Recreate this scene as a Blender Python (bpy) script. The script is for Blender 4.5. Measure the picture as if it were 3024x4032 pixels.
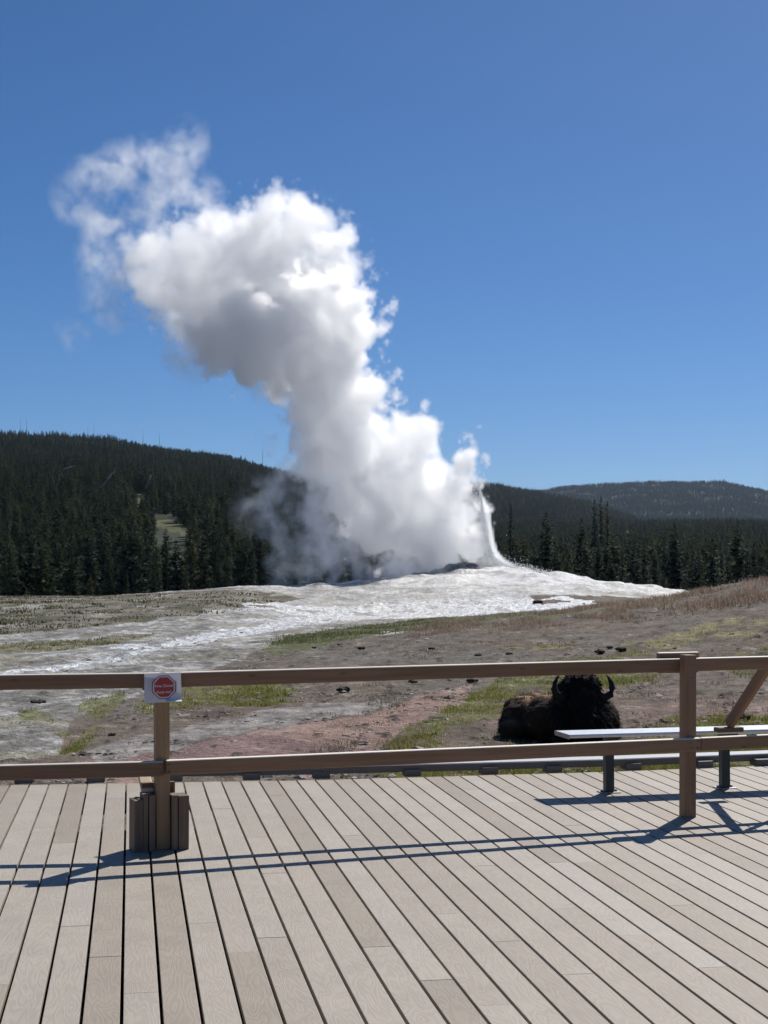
import bpy, bmesh, math, random
import numpy as np
from mathutils import Vector, Matrix

for o in list(bpy.data.objects):
    bpy.data.objects.remove(o)
SC = bpy.context.scene
COL = SC.collection
R = math.radians
rng = np.random.default_rng(11)
random.seed(11)

# ------------------------------------------------------------------ camera, sky, sun, exposure
CAM_H, FOC, HOR = 1.65, 5824.0, 2248.0           # eye height, focal length and horizon row of the 3024 x 4032 photograph
PITCH = math.atan((HOR - 2016) / FOC)
cd = bpy.data.cameras.new('camera')
cd.sensor_fit = 'VERTICAL'; cd.sensor_height = 36.0; cd.lens = 36.0 * FOC / 4032
cd.clip_start = 0.05; cd.clip_end = 30000
cam = bpy.data.objects.new('camera', cd); COL.objects.link(cam)
cam.location = (0, 0, CAM_H); cam.rotation_euler = (R(90) + PITCH, 0, 0)
SC.camera = cam

SUN_EL, SUN_AZ = R(45.5), R(27.0)                 # azimuth to the right of the view axis (+Y)
world = bpy.data.worlds.new('World'); SC.world = world; world.use_nodes = True
wn = world.node_tree.nodes; wl = world.node_tree.links
sky = wn.new('ShaderNodeTexSky'); sky.sky_type = 'NISHITA'; sky.sun_disc = False
sky.sun_elevation = SUN_EL; sky.sun_rotation = SUN_AZ
sky.altitude = 2200; sky.air_density = 0.85; sky.dust_density = 2.0; sky.ozone_density = 8.0
hs = wn.new('ShaderNodeHueSaturation'); hs.inputs['Saturation'].default_value = 1.14; hs.inputs['Hue'].default_value = 0.4985; wl.new(sky.outputs[0], hs.inputs['Color'])
wl.new(hs.outputs[0], wn['Background'].inputs[0]); wn['Background'].inputs[1].default_value = 0.079
sd = bpy.data.lights.new('sun', 'SUN'); sd.energy = 5.0; sd.angle = R(0.53); sd.color = (1.0, 0.955, 0.89)
sun = bpy.data.objects.new('sun', sd); COL.objects.link(sun)
SDIR = Vector((math.sin(SUN_AZ) * math.cos(SUN_EL), math.cos(SUN_AZ) * math.cos(SUN_EL), math.sin(SUN_EL)))
sun.rotation_euler = SDIR.to_track_quat('Z', 'Y').to_euler()
vs = SC.view_settings
vs.view_transform = 'Standard'; vs.look = 'None'; vs.exposure = 0.02; vs.gamma = 1.0; vs.use_curve_mapping = False
cy = SC.cycles
cy.max_bounces = 36; cy.diffuse_bounces = 3; cy.glossy_bounces = 3; cy.transmission_bounces = 4
cy.transparent_max_bounces = 8; cy.volume_bounces = 24
cy.volume_step_rate = 2.0; cy.volume_max_steps = 512
cy.use_denoising = True; cy.sample_clamp_indirect = 6.0; cy.sample_clamp_direct = 0.0
cy.use_adaptive_sampling = True; cy.adaptive_threshold = 0.03
cy.caustics_reflective = False; cy.caustics_refractive = False

# ------------------------------------------------------------------ helpers
def tag(o, label=None, cat=None, group=None, kind=None):
    if label: o['label'] = label
    if cat: o['category'] = cat
    if group: o['group'] = group
    if kind: o['kind'] = kind
    return o

def empty(name, loc=(0, 0, 0), rz=0.0):
    o = bpy.data.objects.new(name, None); COL.objects.link(o)
    o.empty_display_size = 0.2
    o.location = loc; o.rotation_euler = (0, 0, rz)
    return o

def link(name, me, mat=None, parent=None, loc=None, rot=None):
    o = bpy.data.objects.new(name, me); COL.objects.link(o)
    if mat is not None and len(me.materials) == 0: me.materials.append(mat)
    if parent is not None: o.parent = parent
    if loc is not None: o.location = loc
    if rot is not None: o.rotation_euler = rot
    return o

def mesh_np(name, V, F, smooth=False):
    """V (n,3); F (m,3) or (m,4) index array."""
    V = np.asarray(V, np.float32); F = np.asarray(F, np.int32)
    me = bpy.data.meshes.new(name)
    k = F.shape[1]
    me.vertices.add(len(V)); me.vertices.foreach_set('co', V.ravel())
    me.loops.add(F.size); me.loops.foreach_set('vertex_index', F.ravel())
    me.polygons.add(len(F)); me.polygons.foreach_set('loop_start', np.arange(0, F.size, k, dtype=np.int32))
    me.update(calc_edges=True)
    me.polygons.foreach_set('use_smooth', np.full(len(F), smooth))
    me.validate()
    return me

def box_mesh(name, sx, sy, sz, bevel=0.0, center=(0, 0, 0), segs=2):
    bm = bmesh.new(); bmesh.ops.create_cube(bm, size=1.0)
    for v in bm.verts:
        v.co = Vector((v.co.x * sx + center[0], v.co.y * sy + center[1], v.co.z * sz + center[2]))
    if bevel > 0:
        bmesh.ops.bevel(bm, geom=list(bm.edges), offset=bevel, segments=segs, affect='EDGES', profile=0.6)
    me = bpy.data.meshes.new(name); bm.to_mesh(me); bm.free()
    return me

def tube_np(pts, rad, n=8, cap=True):
    pts = [Vector(p) for p in pts]; V = []; F = []
    up = Vector((0.3, 0.2, 1)).normalized()
    for i, p in enumerate(pts):
        d = (pts[min(i + 1, len(pts) - 1)] - pts[max(i - 1, 0)]).normalized()
        a = d.cross(up).normalized(); b = d.cross(a).normalized()
        for k in range(n):
            t = 2 * math.pi * k / n
            V.append(p + (a * math.cos(t) + b * math.sin(t)) * rad[i])
    for i in range(len(pts) - 1):
        for k in range(n):
            F.append((i * n + k, i * n + (k + 1) % n, (i + 1) * n + (k + 1) % n, (i + 1) * n + k))
    return V, F

def tube_mesh(name, pts, rad, n=8):
    V, F = tube_np(pts, rad, n)
    me = bpy.data.meshes.new(name)
    F = list(F) + [tuple(range(n))[::-1], tuple(range(len(V) - n, len(V)))]
    me.from_pydata([tuple(v) for v in V], [], F); me.update()
    for p in me.polygons: p.use_smooth = True
    return me

class N:
    """small node-tree writer"""
    def __init__(s, name):
        s.m = bpy.data.materials.new(name); s.m.use_nodes = True
        s.t = s.m.node_tree; s.n = s.t.nodes; s.l = s.t.links
        s.b = s.n['Principled BSDF']; s.out = s.n['Material Output']
    def node(s, kind, **kw):
        x = s.n.new(kind)
        for k, v in kw.items():
            if k.startswith('i_'):
                key = k[2:].replace('_', ' ')
                s.put(x, key, v)
            elif k.startswith('j'):
                s.put(x, int(k[1:]), v)
            else: setattr(x, k, v)
        return x
    def put(s, x, key, v):
        if isinstance(v, bpy.types.NodeSocket): s.l.new(v, x.inputs[key])
        else: x.inputs[key].default_value = v
    def math(s, op, a, b=0.0, c=0.0, clamp=False):
        x = s.n.new('ShaderNodeMath'); x.operation = op; x.use_clamp = clamp
        s.put(x, 0, a); s.put(x, 1, b)
        if len(x.inputs) > 2: s.put(x, 2, c)
        return x.outputs[0]
    def mix(s, f, a, b, mode='MIX'):
        x = s.n.new('ShaderNodeMix'); x.data_type = 'RGBA'; x.blend_type = mode
        s.put(x, 0, f)
        s.put(x, 6, a if isinstance(a, bpy.types.NodeSocket) else (*a, 1) if len(a) == 3 else a)
        s.put(x, 7, b if isinstance(b, bpy.types.NodeSocket) else (*b, 1) if len(b) == 3 else b)
        return x.outputs[2]
    def ramp(s, f, stops):
        x = s.n.new('ShaderNodeValToRGB'); e = x.color_ramp.elements
        while len(e) < len(stops): e.new(0.5)
        for i, (p, c) in enumerate(stops):
            e[i].position = p; e[i].color = (*c, 1) if len(c) == 3 else c
        s.l.new(f, x.inputs[0]); return x.outputs[0]
    def noise(s, vec, scale, detail=3, rough=0.55, dist=0.0):
        x = s.n.new('ShaderNodeTexNoise'); s.put(x, 'Vector', vec)
        x.inputs['Scale'].default_value = scale; x.inputs['Detail'].default_value = detail
        x.inputs['Roughness'].default_value = rough; x.inputs['Distortion'].default_value = dist
        return x.outputs[0]
    def mapping(s, vec, scale=(1, 1, 1), loc=None):
        x = s.n.new('ShaderNodeMapping'); s.put(x, 'Vector', vec); x.inputs['Scale'].default_value = scale
        if loc is not None: s.put(x, 'Location', loc)
        return x.outputs[0]
    def bump(s, h, strength, dist=0.01):
        x = s.n.new('ShaderNodeBump'); s.put(x, 'Height', h); s.put(x, 'Strength', strength)
        x.inputs['Distance'].default_value = dist
        s.l.new(x.outputs[0], s.b.inputs['Normal']); return x.outputs[0]
    def obj(s): return s.n.new('ShaderNodeTexCoord').outputs['Object']
    def pos(s): return s.n.new('ShaderNodeNewGeometry').outputs['Position']
    def rand(s): return s.n.new('ShaderNodeObjectInfo').outputs['Random']
    def attr(s, name, out=0):
        x = s.n.new('ShaderNodeAttribute'); x.attribute_name = name
        return x.outputs[out]
    def base(s, c): s.put(s.b, 'Base Color', c if isinstance(c, bpy.types.NodeSocket) else (*c, 1))
    def set(s, **kw):
        for k, v in kw.items(): s.put(s.b, k.replace('_', ' '), v)
        return s

def plain(name, c, rough=0.6, metal=0.0, spec=0.5, scale=40.0, amt=0.12):
    m = N(name); n = m.noise(m.obj(), scale, 3)
    k = m.math('MULTIPLY_ADD', n, 2 * amt, 1 - amt)
    m.base(m.mix(1.0, c, m.node('ShaderNodeCombineColor', j0=k, j1=k, j2=k).outputs[0], 'MULTIPLY'))
    m.set(Roughness=rough, Metallic=metal); m.b.inputs['Specular IOR Level'].default_value = spec
    return m.m

# pixel of the photograph + distance -> point; used only to survey where things stand
def ray(px, py):
    a = (px - 1512) / FOC; b = (2016 - py) / FOC
    return np.array([a, math.cos(PITCH) - b * math.sin(PITCH), math.sin(PITCH) + b * math.cos(PITCH)])
def at(px, py, Y):
    d = ray(px, py); return np.array([0, 0, CAM_H]) + d * (Y / d[1])
def on_plane(px, py, z=0.0):
    d = ray(px, py); return np.array([0, 0, CAM_H]) + d * ((z - CAM_H) / d[2])

# numpy gradient noise
_perm = rng.permutation(512).astype(np.int32)
_perm = np.concatenate([_perm, _perm])
def perlin(x, y, seed=0):
    x = np.asarray(x, np.float64) + seed * 17.31; y = np.asarray(y, np.float64) - seed * 9.73
    xi = np.floor(x).astype(np.int64); yi = np.floor(y).astype(np.int64)
    xf = x - xi; yf = y - yi
    u = xf * xf * xf * (xf * (xf * 6 - 15) + 10); v = yf * yf * yf * (yf * (yf * 6 - 15) + 10)
    def g(ix, iy, dx, dy):
        h = _perm[(_perm[ix & 511] + (iy & 511)) & 511] * (2 * math.pi / 512)
        return np.cos(h) * dx + np.sin(h) * dy
    a = g(xi, yi, xf, yf); b = g(xi + 1, yi, xf - 1, yf); c = g(xi, yi + 1, xf, yf - 1); d = g(xi + 1, yi + 1, xf - 1, yf - 1)
    return (a + (b - a) * u) * (1 - v) + (c + (d - c) * u) * v
def fbm(x, y, oct=4, seed=0, gain=0.5):
    s = 0; amp = 1.0; f = 1.0
    for i in range(oct):
        s = s + amp * perlin(x * f, y * f, seed + i); amp *= gain; f *= 2.03
    return s
def sstep(a, b, x):
    t = np.clip((x - a) / (b - a), 0, 1); return t * t * (3 - 2 * t)

# ------------------------------------------------------------------ terrain height
GEY = (7.0, 100.0)
LA = ([-0.9, -0.40, -0.26, -0.1875, -0.105, -0.0536, -0.033, 0.0, 0.05, 0.1, 0.2],
      [1640, 1660, 1690, 1722, 1785, 1868, 1930, 1985, 2080, 2150, 2240])
LB = ([-0.9, -0.05, 0.02, 0.08, 0.15, 0.26, 0.9], [2240, 2200, 2045, 2030, 2025, 2030, 2020])
LC = ([-0.9, -0.06, 0.03, 0.066, 0.084, 0.106, 0.135, 0.2, 0.9], [2240, 2100, 1915, 1900, 1915, 1934, 1965, 2090, 2240])
LD = ([-0.9, 0.02, 0.084, 0.106, 0.127, 0.152, 0.204, 0.23, 0.243, 0.26, 0.30, 0.9],
      [2240, 2060, 1960, 1928, 1910, 1900, 1893, 1893, 1909, 1934, 1945, 1920])
def terrain(x, y):
    x = np.asarray(x, np.float64); y = np.asarray(y, np.float64)
    z = np.full(np.broadcast(x, y).shape, -0.47)
    dx = x - GEY[0]; dy = y - GEY[1]
    t = np.sqrt((dx / (25.0 - 6.5 * sstep(-4, 4, dx))) ** 2 + (dy / np.where(dy > 0, 25.0, 36.0)) ** 2)
    t = np.sqrt(t * t + 0.0016) - 0.02
    z = z + 2.38 * np.maximum(0, 1 - t) ** (1.35 - 0.27 * sstep(-9, 9, dx))
    z = z + (0.74 + 0.10 * sstep(-20, -8, x)) * sstep(48, 77, y) * (1 - sstep(80, 104, y)) * (1 - sstep(-8.5, -1.5, x))
    A = np.interp(x, [-9, -4, 0, 6, 9.5, 11.7, 20, 40], [0, 0.08, 0.3, 0.88, 1.33, 1.80, 2.9, 3.6])
    z = z + A * sstep(14, 46, y) * (1 - sstep(46, 70, y))
    r = np.sqrt(x * x + y * y); az = np.where(y > 1, x / np.maximum(y, 1), np.sign(x) * 0.9)
    az = np.clip(az, -0.9, 0.9)
    z = z - 1.3 * sstep(112, 132, r) * (y > 0)
    rr = r / np.sqrt(1 + az * az)                  # distance along the view axis
    bump = 1 + 0.10 * perlin(x / 130, y / 170, 3) + 0.05 * perlin(x / 45, y / 60, 5)
    for (tab, R0, R1, tree, pw) in ((LA, 165, 1300, 8.0, 1.0), (LB, 200, 1150, 8.5, 1.12), (LC, 700, 1900, 9, 1.0), (LD, 1900, 4000, 9, 1.0)):
        py = np.interp(az, tab[0], tab[1])
        zr = np.maximum(CAM_H + (HOR - py) / FOC * R1 - tree, -1.5)
        s = np.clip((rr - R0) / (R1 - R0), 0, None)
        s = np.where(s < 1, s ** pw, 1 - 0.35 * np.minimum(s - 1, 1.0))
        lay = -1.6 + (zr + 1.6) * s * np.where(s < 0.97, bump, 1.0)
        z = np.where((y > 0) & (rr > R0), np.maximum(z, lay), z)
    return z

def on_ground(px, py):
    d = ray(px, py); t = np.exp(np.linspace(math.log(9.0), math.log(1500.0), 5000))
    X = d[0] * t; Y = d[1] * t; Z = CAM_H + d[2] * t
    h = Z - terrain(X, Y)
    i = np.argmax(h < 0)
    if h[i] >= 0: i = len(t) - 1
    if i > 0 and h[i] < 0:
        f = h[i - 1] / (h[i - 1] - h[i]); tt = t[i - 1] + f * (t[i] - t[i - 1])
    else: tt = t[i]
    return d[0] * tt, d[1] * tt

def poly_world(pts):
    return np.array([on_ground(*p) for p in pts])
def in_poly(P, x, y):
    inside = np.zeros(x.shape, bool); n = len(P)
    for i in range(n):
        x1, y1 = P[i]; x2, y2 = P[(i + 1) % n]
        if y1 == y2: continue
        c = ((y1 > y) != (y2 > y)) & (x < (x2 - x1) * (y - y1) / (y2 - y1) + x1)
        inside ^= c
    return inside
def F2(pts): return [(p[0] * 1.8228, p[1] * 1.8228) + tuple(p[2:]) for p in pts]

# surveyed patches of the ground (photograph pixels, turned into ground coordinates)
P_MEADOW = poly_world(F2([(-250, 1300), (0, 1291), (200, 1287), (480, 1281), (620, 1290), (575, 1309), (480, 1320), (400, 1331), (200, 1352), (0, 1371), (-250, 1395)]))
P_OLIVE = poly_world(F2([(-100, 1400), (0, 1394), (150, 1382), (300, 1370), (340, 1368), (270, 1386), (100, 1408), (-100, 1424)]))
P_STRIP = poly_world(F2([(545, 1405), (600, 1378), (700, 1361), (850, 1346), (1000, 1333), (1180, 1324), (1330, 1316), (1230, 1330), (1100, 1340), (1000, 1352), (850, 1364), (760, 1380), (700, 1388), (640, 1410), (560, 1422)]))
P_SINTER = poly_world(F2([(-260, 1400), (0, 1372), (200, 1353), (400, 1332), (575, 1310), (640, 1292), (900, 1270), (1120, 1268), (1500, 1284), (1300, 1306), (1180, 1320), (1000, 1333), (850, 1346), (700, 1361), (600, 1378), (540, 1408), (480, 1440), (330, 1488), (300, 1510), (210, 1530), (150, 1560), (120, 1600), (90, 1640), (-260, 1690)]))
P_SINT2 = poly_world([(330, 2960), (437, 2930), (560, 2890), (683, 2878), (740, 2850), (1000, 2808), (1280, 2768), (1480, 2752), (1600, 2745), (1420, 2800), (1260, 2840), (1080, 2875), (900, 2900), (640, 2950), (450, 2990)])
P_POOL = poly_world([(770 * 1.82, 1373 * 1.82), (820 * 1.82, 1363 * 1.82), (915 * 1.82, 1356 * 1.82), (880 * 1.82, 1364 * 1.82), (800 * 1.82, 1376 * 1.82)])
P_GREEN = [poly_world(p) for p in (
    [(273, 2790), (330, 2760), (450, 2740), (530, 2715), (560, 2738), (480, 2800), (420, 2838), (330, 2832), (280, 2812)],
    [(20, 2840), (60, 2805), (100, 2800), (160, 2835), (190, 2850), (120, 2862), (40, 2858)],
    [(150, 2975), (250, 2945), (300, 2910), (360, 2870), (430, 2868), (420, 2900), (330, 2945), (250, 2968)],
    [(180, 2890), (230, 2880), (260, 2905), (200, 2912)],
    [(545, 2790), (560, 2762), (640, 2760), (760, 2720), (1000, 2735), (1120, 2765), (1000, 2790), (760, 2778), (640, 2800)],
    [(620, 2720), (760, 2690), (1000, 2690), (1180, 2710), (1080, 2750), (800, 2745)],
    [(1600, 2895), (1700, 2845), (1800, 2790), (1900, 2725), (2000, 2690), (2120, 2655), (2600, 2640), (2640, 2662), (2450, 2700), (2300, 2720), (2150, 2770), (2000, 2830), (1850, 2875), (1700, 2912)],
    [(1440, 2940), (1540, 2910), (1700, 2905), (1780, 2930), (1600, 2950)],
    [(1300, 3060), (1600, 2985), (2100, 2960), (2500, 2945), (3200, 2920), (3200, 3060)],
    [(2440, 2890), (2500, 2860), (2640, 2840), (2800, 2800), (2900, 2810), (3200, 2770), (3200, 2900), (2700, 2900)],
    [(2850, 2640), (3200, 2620), (3200, 2680), (2950, 2670)],
    [(2880, 2585), (2930, 2545), (3200, 2520), (3200, 2600)],
    [(2000, 2630), (2200, 2600), (2450, 2575), (2600, 2560), (2560, 2590), (2300, 2625)])]
P_YELLOW = [poly_world(p) for p in (
    [(2400, 2560), (2560, 2530), (2700, 2490), (2850, 2435), (3000, 2415), (3200, 2400), (3200, 2450), (2950, 2490), (2820, 2530), (2600, 2560), (2450, 2575)],
    [(2000, 2545), (2250, 2530), (2300, 2540), (2050, 2560)])]
P_PINK = poly_world([(150, 3060), (330, 2985), (640, 2955), (900, 2905), (1080, 2880), (1280, 2842), (1500, 2790), (1700, 2735), (1900, 2690), (1850, 2760), (1700, 2840), (1600, 2890), (1450, 2950), (1300, 3070)])
P_CLEAR = [poly_world(p) for p in (
    [(600, 2020), (640, 2040), (700, 2055), (755, 2085), (720, 2105), (650, 2090), (600, 2070)],
    [(505, 1975), (560, 1955), (600, 1985), (560, 2005), (510, 2000)],
    [(2420, 2100), (2520, 2090), (2560, 2115), (2450, 2125)])]
RIVER = [(on_ground(p[0], p[1]), p[2] * 1.8228) for p in F2([(1150, 1309, 5), (1000, 1316, 6), (900, 1321, 7), (800, 1328, 7), (680, 1340, 8), (580, 1354, 9), (510, 1368, 12), (440, 1379, 15), (380, 1394, 11), (280, 1414, 10), (180, 1434, 9), (80, 1448, 8), (-80, 1470, 9)])]
CH2 = [(on_ground(p[0], p[1]), p[2] * 1.8228) for p in F2([(640, 1295, 3), (560, 1307, 4), (400, 1330, 4), (200, 1356, 5), (0, 1379, 6), (-100, 1392, 6)])]
def channel(path, x, y):
    """1 in the middle of a stream, 0 at its bank; the width is given as seen, so it is turned into ground depth"""
    best = np.full(x.shape, 9.0)
    for ((x1, y1), w1), ((x2, y2), w2) in zip(path[:-1], path[1:]):
        ex, ey = x2 - x1, y2 - y1
        t = np.clip(((x - x1) * ex + (y - y1) * ey) / (ex * ex + ey * ey), 0, 1)
        yc = y1 + t * ey; w = 1.2 * (w1 + t * (w2 - w1)) * yc * yc / (FOC * 2.1)      # half width in metres of depth
        d = np.abs(((x - x1) * ey - (y - y1) * ex) / math.hypot(ex, ey)) / (w * abs(ex) / math.hypot(ex, ey) + 1e-6)
        over = np.hypot(x - (x1 + t * ex), y - yc) / (w + 0.2)
        best = np.minimum(best, np.maximum(d, np.where((t <= 0) | (t >= 1), over, 0)))
    return best

def masks(x, y):
    r = np.sqrt(x * x + y * y)
    k = 0.020 * np.minimum(r, 120)
    wx = x + k * (fbm(x / (4 * k + .1), y / (9 * k + .1), 3, 21) * 1.2)
    wx = wx + k * 0.5 * fbm(x / (0.9 * k + .05), y / (1.6 * k + .05), 2, 27)
    wy = y + k * 2.6 * fbm(x / (5 * k + .1), y / (12 * k + .1), 3, 33) + k * 1.5 * fbm(x / (0.9 * k + .05), y / (1.6 * k + .05), 2, 39)
    m = {}
    m['meadow'] = in_poly(P_MEADOW, wx, wy); m['olive'] = in_poly(P_OLIVE, wx, wy)
    m['strip'] = in_poly(P_STRIP, wx, wy)
    m['sinter'] = in_poly(P_SINTER, wx, wy) | ((y > 78) & (y < 128) & (np.hypot((x - 7) / 30, (y - 100) / 24) < 1))
    m['sint2'] = in_poly(P_SINT2, wx, wy); m['pool'] = in_poly(P_POOL, wx, wy)
    g = np.zeros(x.shape, bool)
    for P in P_GREEN: g |= in_poly(P, wx, wy)
    m['green'] = g
    g = np.zeros(x.shape, bool)
    for P in P_YELLOW: g |= in_poly(P, wx, wy)
    m['yellow'] = g
    m['pink'] = in_poly(P_PINK, wx, wy)
    g = np.zeros(x.shape, bool)
    for P in P_CLEAR: g |= in_poly(P, wx, wy)
    m['clear'] = g
    m['river'] = channel(RIVER, wx, wy); m['ch2'] = channel(CH2, wx, wy)
    return m

# ------------------------------------------------------------------ ground sheet
def build_ground():
    az = np.concatenate([np.linspace(-180, -24, 60, endpoint=False), np.degrees(np.arctan(np.linspace(math.tan(R(-24)), math.tan(R(-18)), 40, endpoint=False))),
                         np.degrees(np.arctan(np.linspace(math.tan(R(-18)), math.tan(R(18)), 800, endpoint=False))),
                         np.linspace(18, 24, 40, endpoint=False), np.linspace(24, 180, 61)])
    rr = np.concatenate([np.linspace(0.3, 10, 10, endpoint=False), np.exp(np.linspace(math.log(10), math.log(135), 600, endpoint=False)),
                         np.exp(np.linspace(math.log(135), math.log(5400), 170))])
    A, RR = np.meshgrid(np.radians(az), rr)
    x = (np.sin(A) * RR).ravel(); y = (np.cos(A) * RR).ravel()
    z = terrain(x, y); m = masks(x, y)
    r = np.hypot(x, y); near = r < 140
    # relief
    n1 = fbm(x / 1.7, y / 1.7, 4, 1); n2 = fbm(x / 0.45, y / 0.45, 3, 7); n3 = fbm(x / 6.0, y / 6.0, 3, 13)
    z = z + near * (0.06 * n3 + 0.045 * n1 * np.minimum(1, r / 25) + 0.018 * n2)
    on_mound = np.exp(-((x - 7) / 16) ** 2 - ((y - 96) / 18) ** 2)
    # sinter terraces: steps a few centimetres high
    tr = z + 0.12 * n1 + 0.25 * fbm(x / 9, y / 9, 2, 55)
    st = 0.16; fr = tr / st - np.floor(tr / st)
    ter = (np.floor(tr / st) + sstep(0.72, 1.0, fr) - tr / st + 0.4) * st
    z = z + m['sinter'] * near * (ter * (0.30 - 0.12 * on_mound) + 0.05 * np.abs(n2) * (1 - 0.7 * on_mound) + on_mound * 0.60 * np.maximum(0, fbm(x / 2.6, y / 2.6, 2, 61)) )
    water = np.clip((1.08 - m['river']) / 0.25, 0, 1) * near
    clods = np.maximum(0, fbm(x / 0.35, y / 0.5, 2, 91) - 0.32)
    dirt = ~m['sinter'] & ~m['sint2']
    z = z + dirt * (r < 70) * clods * 0.10
    z = np.where((r < 10.5) & (y > -3), np.minimum(z, -0.45), z)
    # colours (albedo of the earth, sinter and plants; sun glint is painted in on the mound)
    def c3(a): return np.array(a)[None, :]
    n_a = fbm(x / 2.2, y / 3.5, 4, 101)[:, None]; n_b = fbm(x / 0.6, y / 0.9, 3, 111)[:, None]; n_c = fbm(x / 9, y / 14, 3, 121)[:, None]
    n_d = fbm(x / 0.22, y / 0.35, 2, 131)[:, None]
    col = c3((0.160, 0.126, 0.096)) * (1 + 0.35 * n_a + 0.5 * n_b + 0.4 * n_d) + 0 * x[:, None]
    grey = np.clip(0.5 + 1.6 * n_c + 0.8 * n_a, 0, 1)
    col = col * (1 - grey) + c3((0.155, 0.138, 0.117)) * (1 + 0.45 * n_b + 0.3 * n_d) * grey
    def put(mask, c, amt=1.0):
        nonlocal col
        w = (np.asarray(mask, float) * amt)[:, None] if np.ndim(mask) == 1 else mask * amt
        col = col * (1 - w) + c * w
    near_right = (sstep(-2, 3, x) * (1 - sstep(20, 27, y)))
    put(near_right * np.clip(0.6 + 2 * n_a[:, 0], 0, 1), c3((0.205, 0.143, 0.117)) * (1 + 0.5 * n_b + 0.45 * n_d))
    put(m['pink'], c3((0.290, 0.196, 0.162)) * (1 + 0.35 * n_b + 0.3 * n_d) + 0.05 * np.clip(n_a, 0, 1))
    pur = m['pink'] & (fbm(x / 3, y / 5, 3, 141) > 0.12)
    put(pur, c3((0.225, 0.150, 0.140)) * (1 + 0.3 * n_b))
    sint = c3((0.235, 0.226, 0.205)) * (1 + 0.4 * n_a + 0.7 * n_b + 0.5 * n_d)
    put(m['sinter'], sint)
    wht = m['sinter'][:, None] * np.clip(3.0 * (n_b * 0.7 + n_a * 0.6 + n_d * 0.4 - 0.06), 0, 1)
    put(wht, c3((0.48, 0.48, 0.47)) + 0 * n_a, 0.85)
    put(m['sinter'] * on_mound * (0.35 + 0.65 * sstep(-6, 5, x)), c3((0.66, 0.65, 0.63)) * (1 + 0.25 * n_b + 0.2 * n_d), 0.85)  # pale sinter, whitened further with sun glint painted into the tone
    ol = m['sinter'] & (fbm(x / 4, y / 2.0, 3, 151) > 0.22) & (y < 80)
    put(ol, c3((0.235, 0.215, 0.150)) * (1 + 0.4 * n_b), 0.7)
    put(m['sint2'], c3((0.27, 0.25, 0.235)) * (1 + 0.7 * n_b + 0.6 * n_d), 0.85)
    put(m['pool'], c3((0.5, 0.5, 0.48)) + 0 * n_a)
    put(m['meadow'], c3((0.200, 0.184, 0.148)) * (1 + 0.4 * n_b + 0.3 * n_a))
    tuft = m['meadow'] & (fbm(x / 1.6, y / 3.2, 3, 161) > 0.12)
    put(tuft, c3((0.110, 0.106, 0.064)) * (1 + 0.4 * n_b))
    whm = m['meadow'] & (fbm(x / 2.2, y / 4.0, 3, 167) > 0.34)
    put(whm, c3((0.33, 0.315, 0.285)) + 0 * n_a)
    put(m['olive'], c3((0.19, 0.18, 0.105)) * (1 + 0.4 * n_b))
    put(m['strip'] & (n_b[:, 0] > -0.35), c3((0.115, 0.125, 0.055)) * (1 + 0.5 * n_b))
    gm = np.clip((m['green'] * 1.0) * (0.85 + 1.6 * n_b[:, 0] + 1.2 * n_a[:, 0]), 0, 1)
    put(gm, c3((0.150, 0.152, 0.050)) * (1 + 0.4 * n_d), 0.85)
    ym = np.clip(m['yellow'] * (0.4 + 2.2 * n_b[:, 0] + 1.4 * n_a[:, 0]), 0, 1)
    put(ym, c3((0.25, 0.225, 0.095)) * (1 + 0.4 * n_d), 0.8)
    dk = dirt & (clods > 0.10) & (r < 70)
    put(dk, c3((0.055, 0.045, 0.038)) + 0 * n_a, 0.8)
    put(dirt & ~m['meadow'] & (n_d[:, 0] * 0.6 + n_b[:, 0] > 0.62) & (r < 60), c3((0.33, 0.30, 0.26)) + 0 * n_a, 0.7)
    wetrock = m['sinter'] * on_mound * (fbm(x / 1.3, y / 1.8, 3, 171) > 0.0)
    put(wetrock * sstep(0.0, 0.22, fbm(x / 3.0, y / 6, 3, 173) + 0.30 * (1 - sstep(-2, 5, x))), c3((0.16, 0.15, 0.145)) + 0 * n_a, 0.85)
    far = sstep(125, 135, r)
    put(far, c3((0.030, 0.040, 0.022)) * (1 + 0.4 * fbm(x / 30, y / 30, 3, 181)[:, None]))
    put(m['clear'] * (r > 140), c3((0.085, 0.092, 0.040)) * (1 + 0.8 * fbm(x / 5, y / 5, 2, 185)[:, None]))
    col = np.clip(col, 0.01, 0.8)
    wet = np.clip(m['sinter'] * (0.12 + 0.9 * on_mound + 0.8 * np.clip(1.9 - m['river'], 0, 1) + 0.5 * np.clip(1.3 - m['ch2'], 0, 1) + 0.25 * n_a[:, 0]), 0, 1) * near
    nr, nc = A.shape
    i = np.arange(nr - 1)[:, None] * nc + np.arange(nc - 1)[None, :]
    F = np.stack([i, i + 1, i + nc + 1, i + nc], -1).reshape(-1, 4)[:, ::-1]
    V = np.stack([x, y, z], 1)
    me = mesh_np('ground', V, F, True)
    ca = me.attributes.new('tint', 'FLOAT_COLOR', 'POINT')
    ca.data.foreach_set('color', np.concatenate([col, np.ones((len(col), 1))], 1).astype(np.float32).ravel())
    wa = me.attributes.new('wet', 'FLOAT', 'POINT'); wa.data.foreach_set('value', wet.astype(np.float32))
    m_ = N('earth_and_sinter')
    p = m_.pos(); t = m_.attr('tint'); w = m_.attr('wet', 2)
    fine = m_.noise(p, 9.0, 5, 0.65); fine2 = m_.noise(p, 1.3, 4, 0.6)
    k = m_.math('MAXIMUM', m_.math('ADD', m_.math('MULTIPLY', fine, 1.9), m_.math('MULTIPLY_ADD', fine2, 0.7, -0.28)), 0.25)
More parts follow.
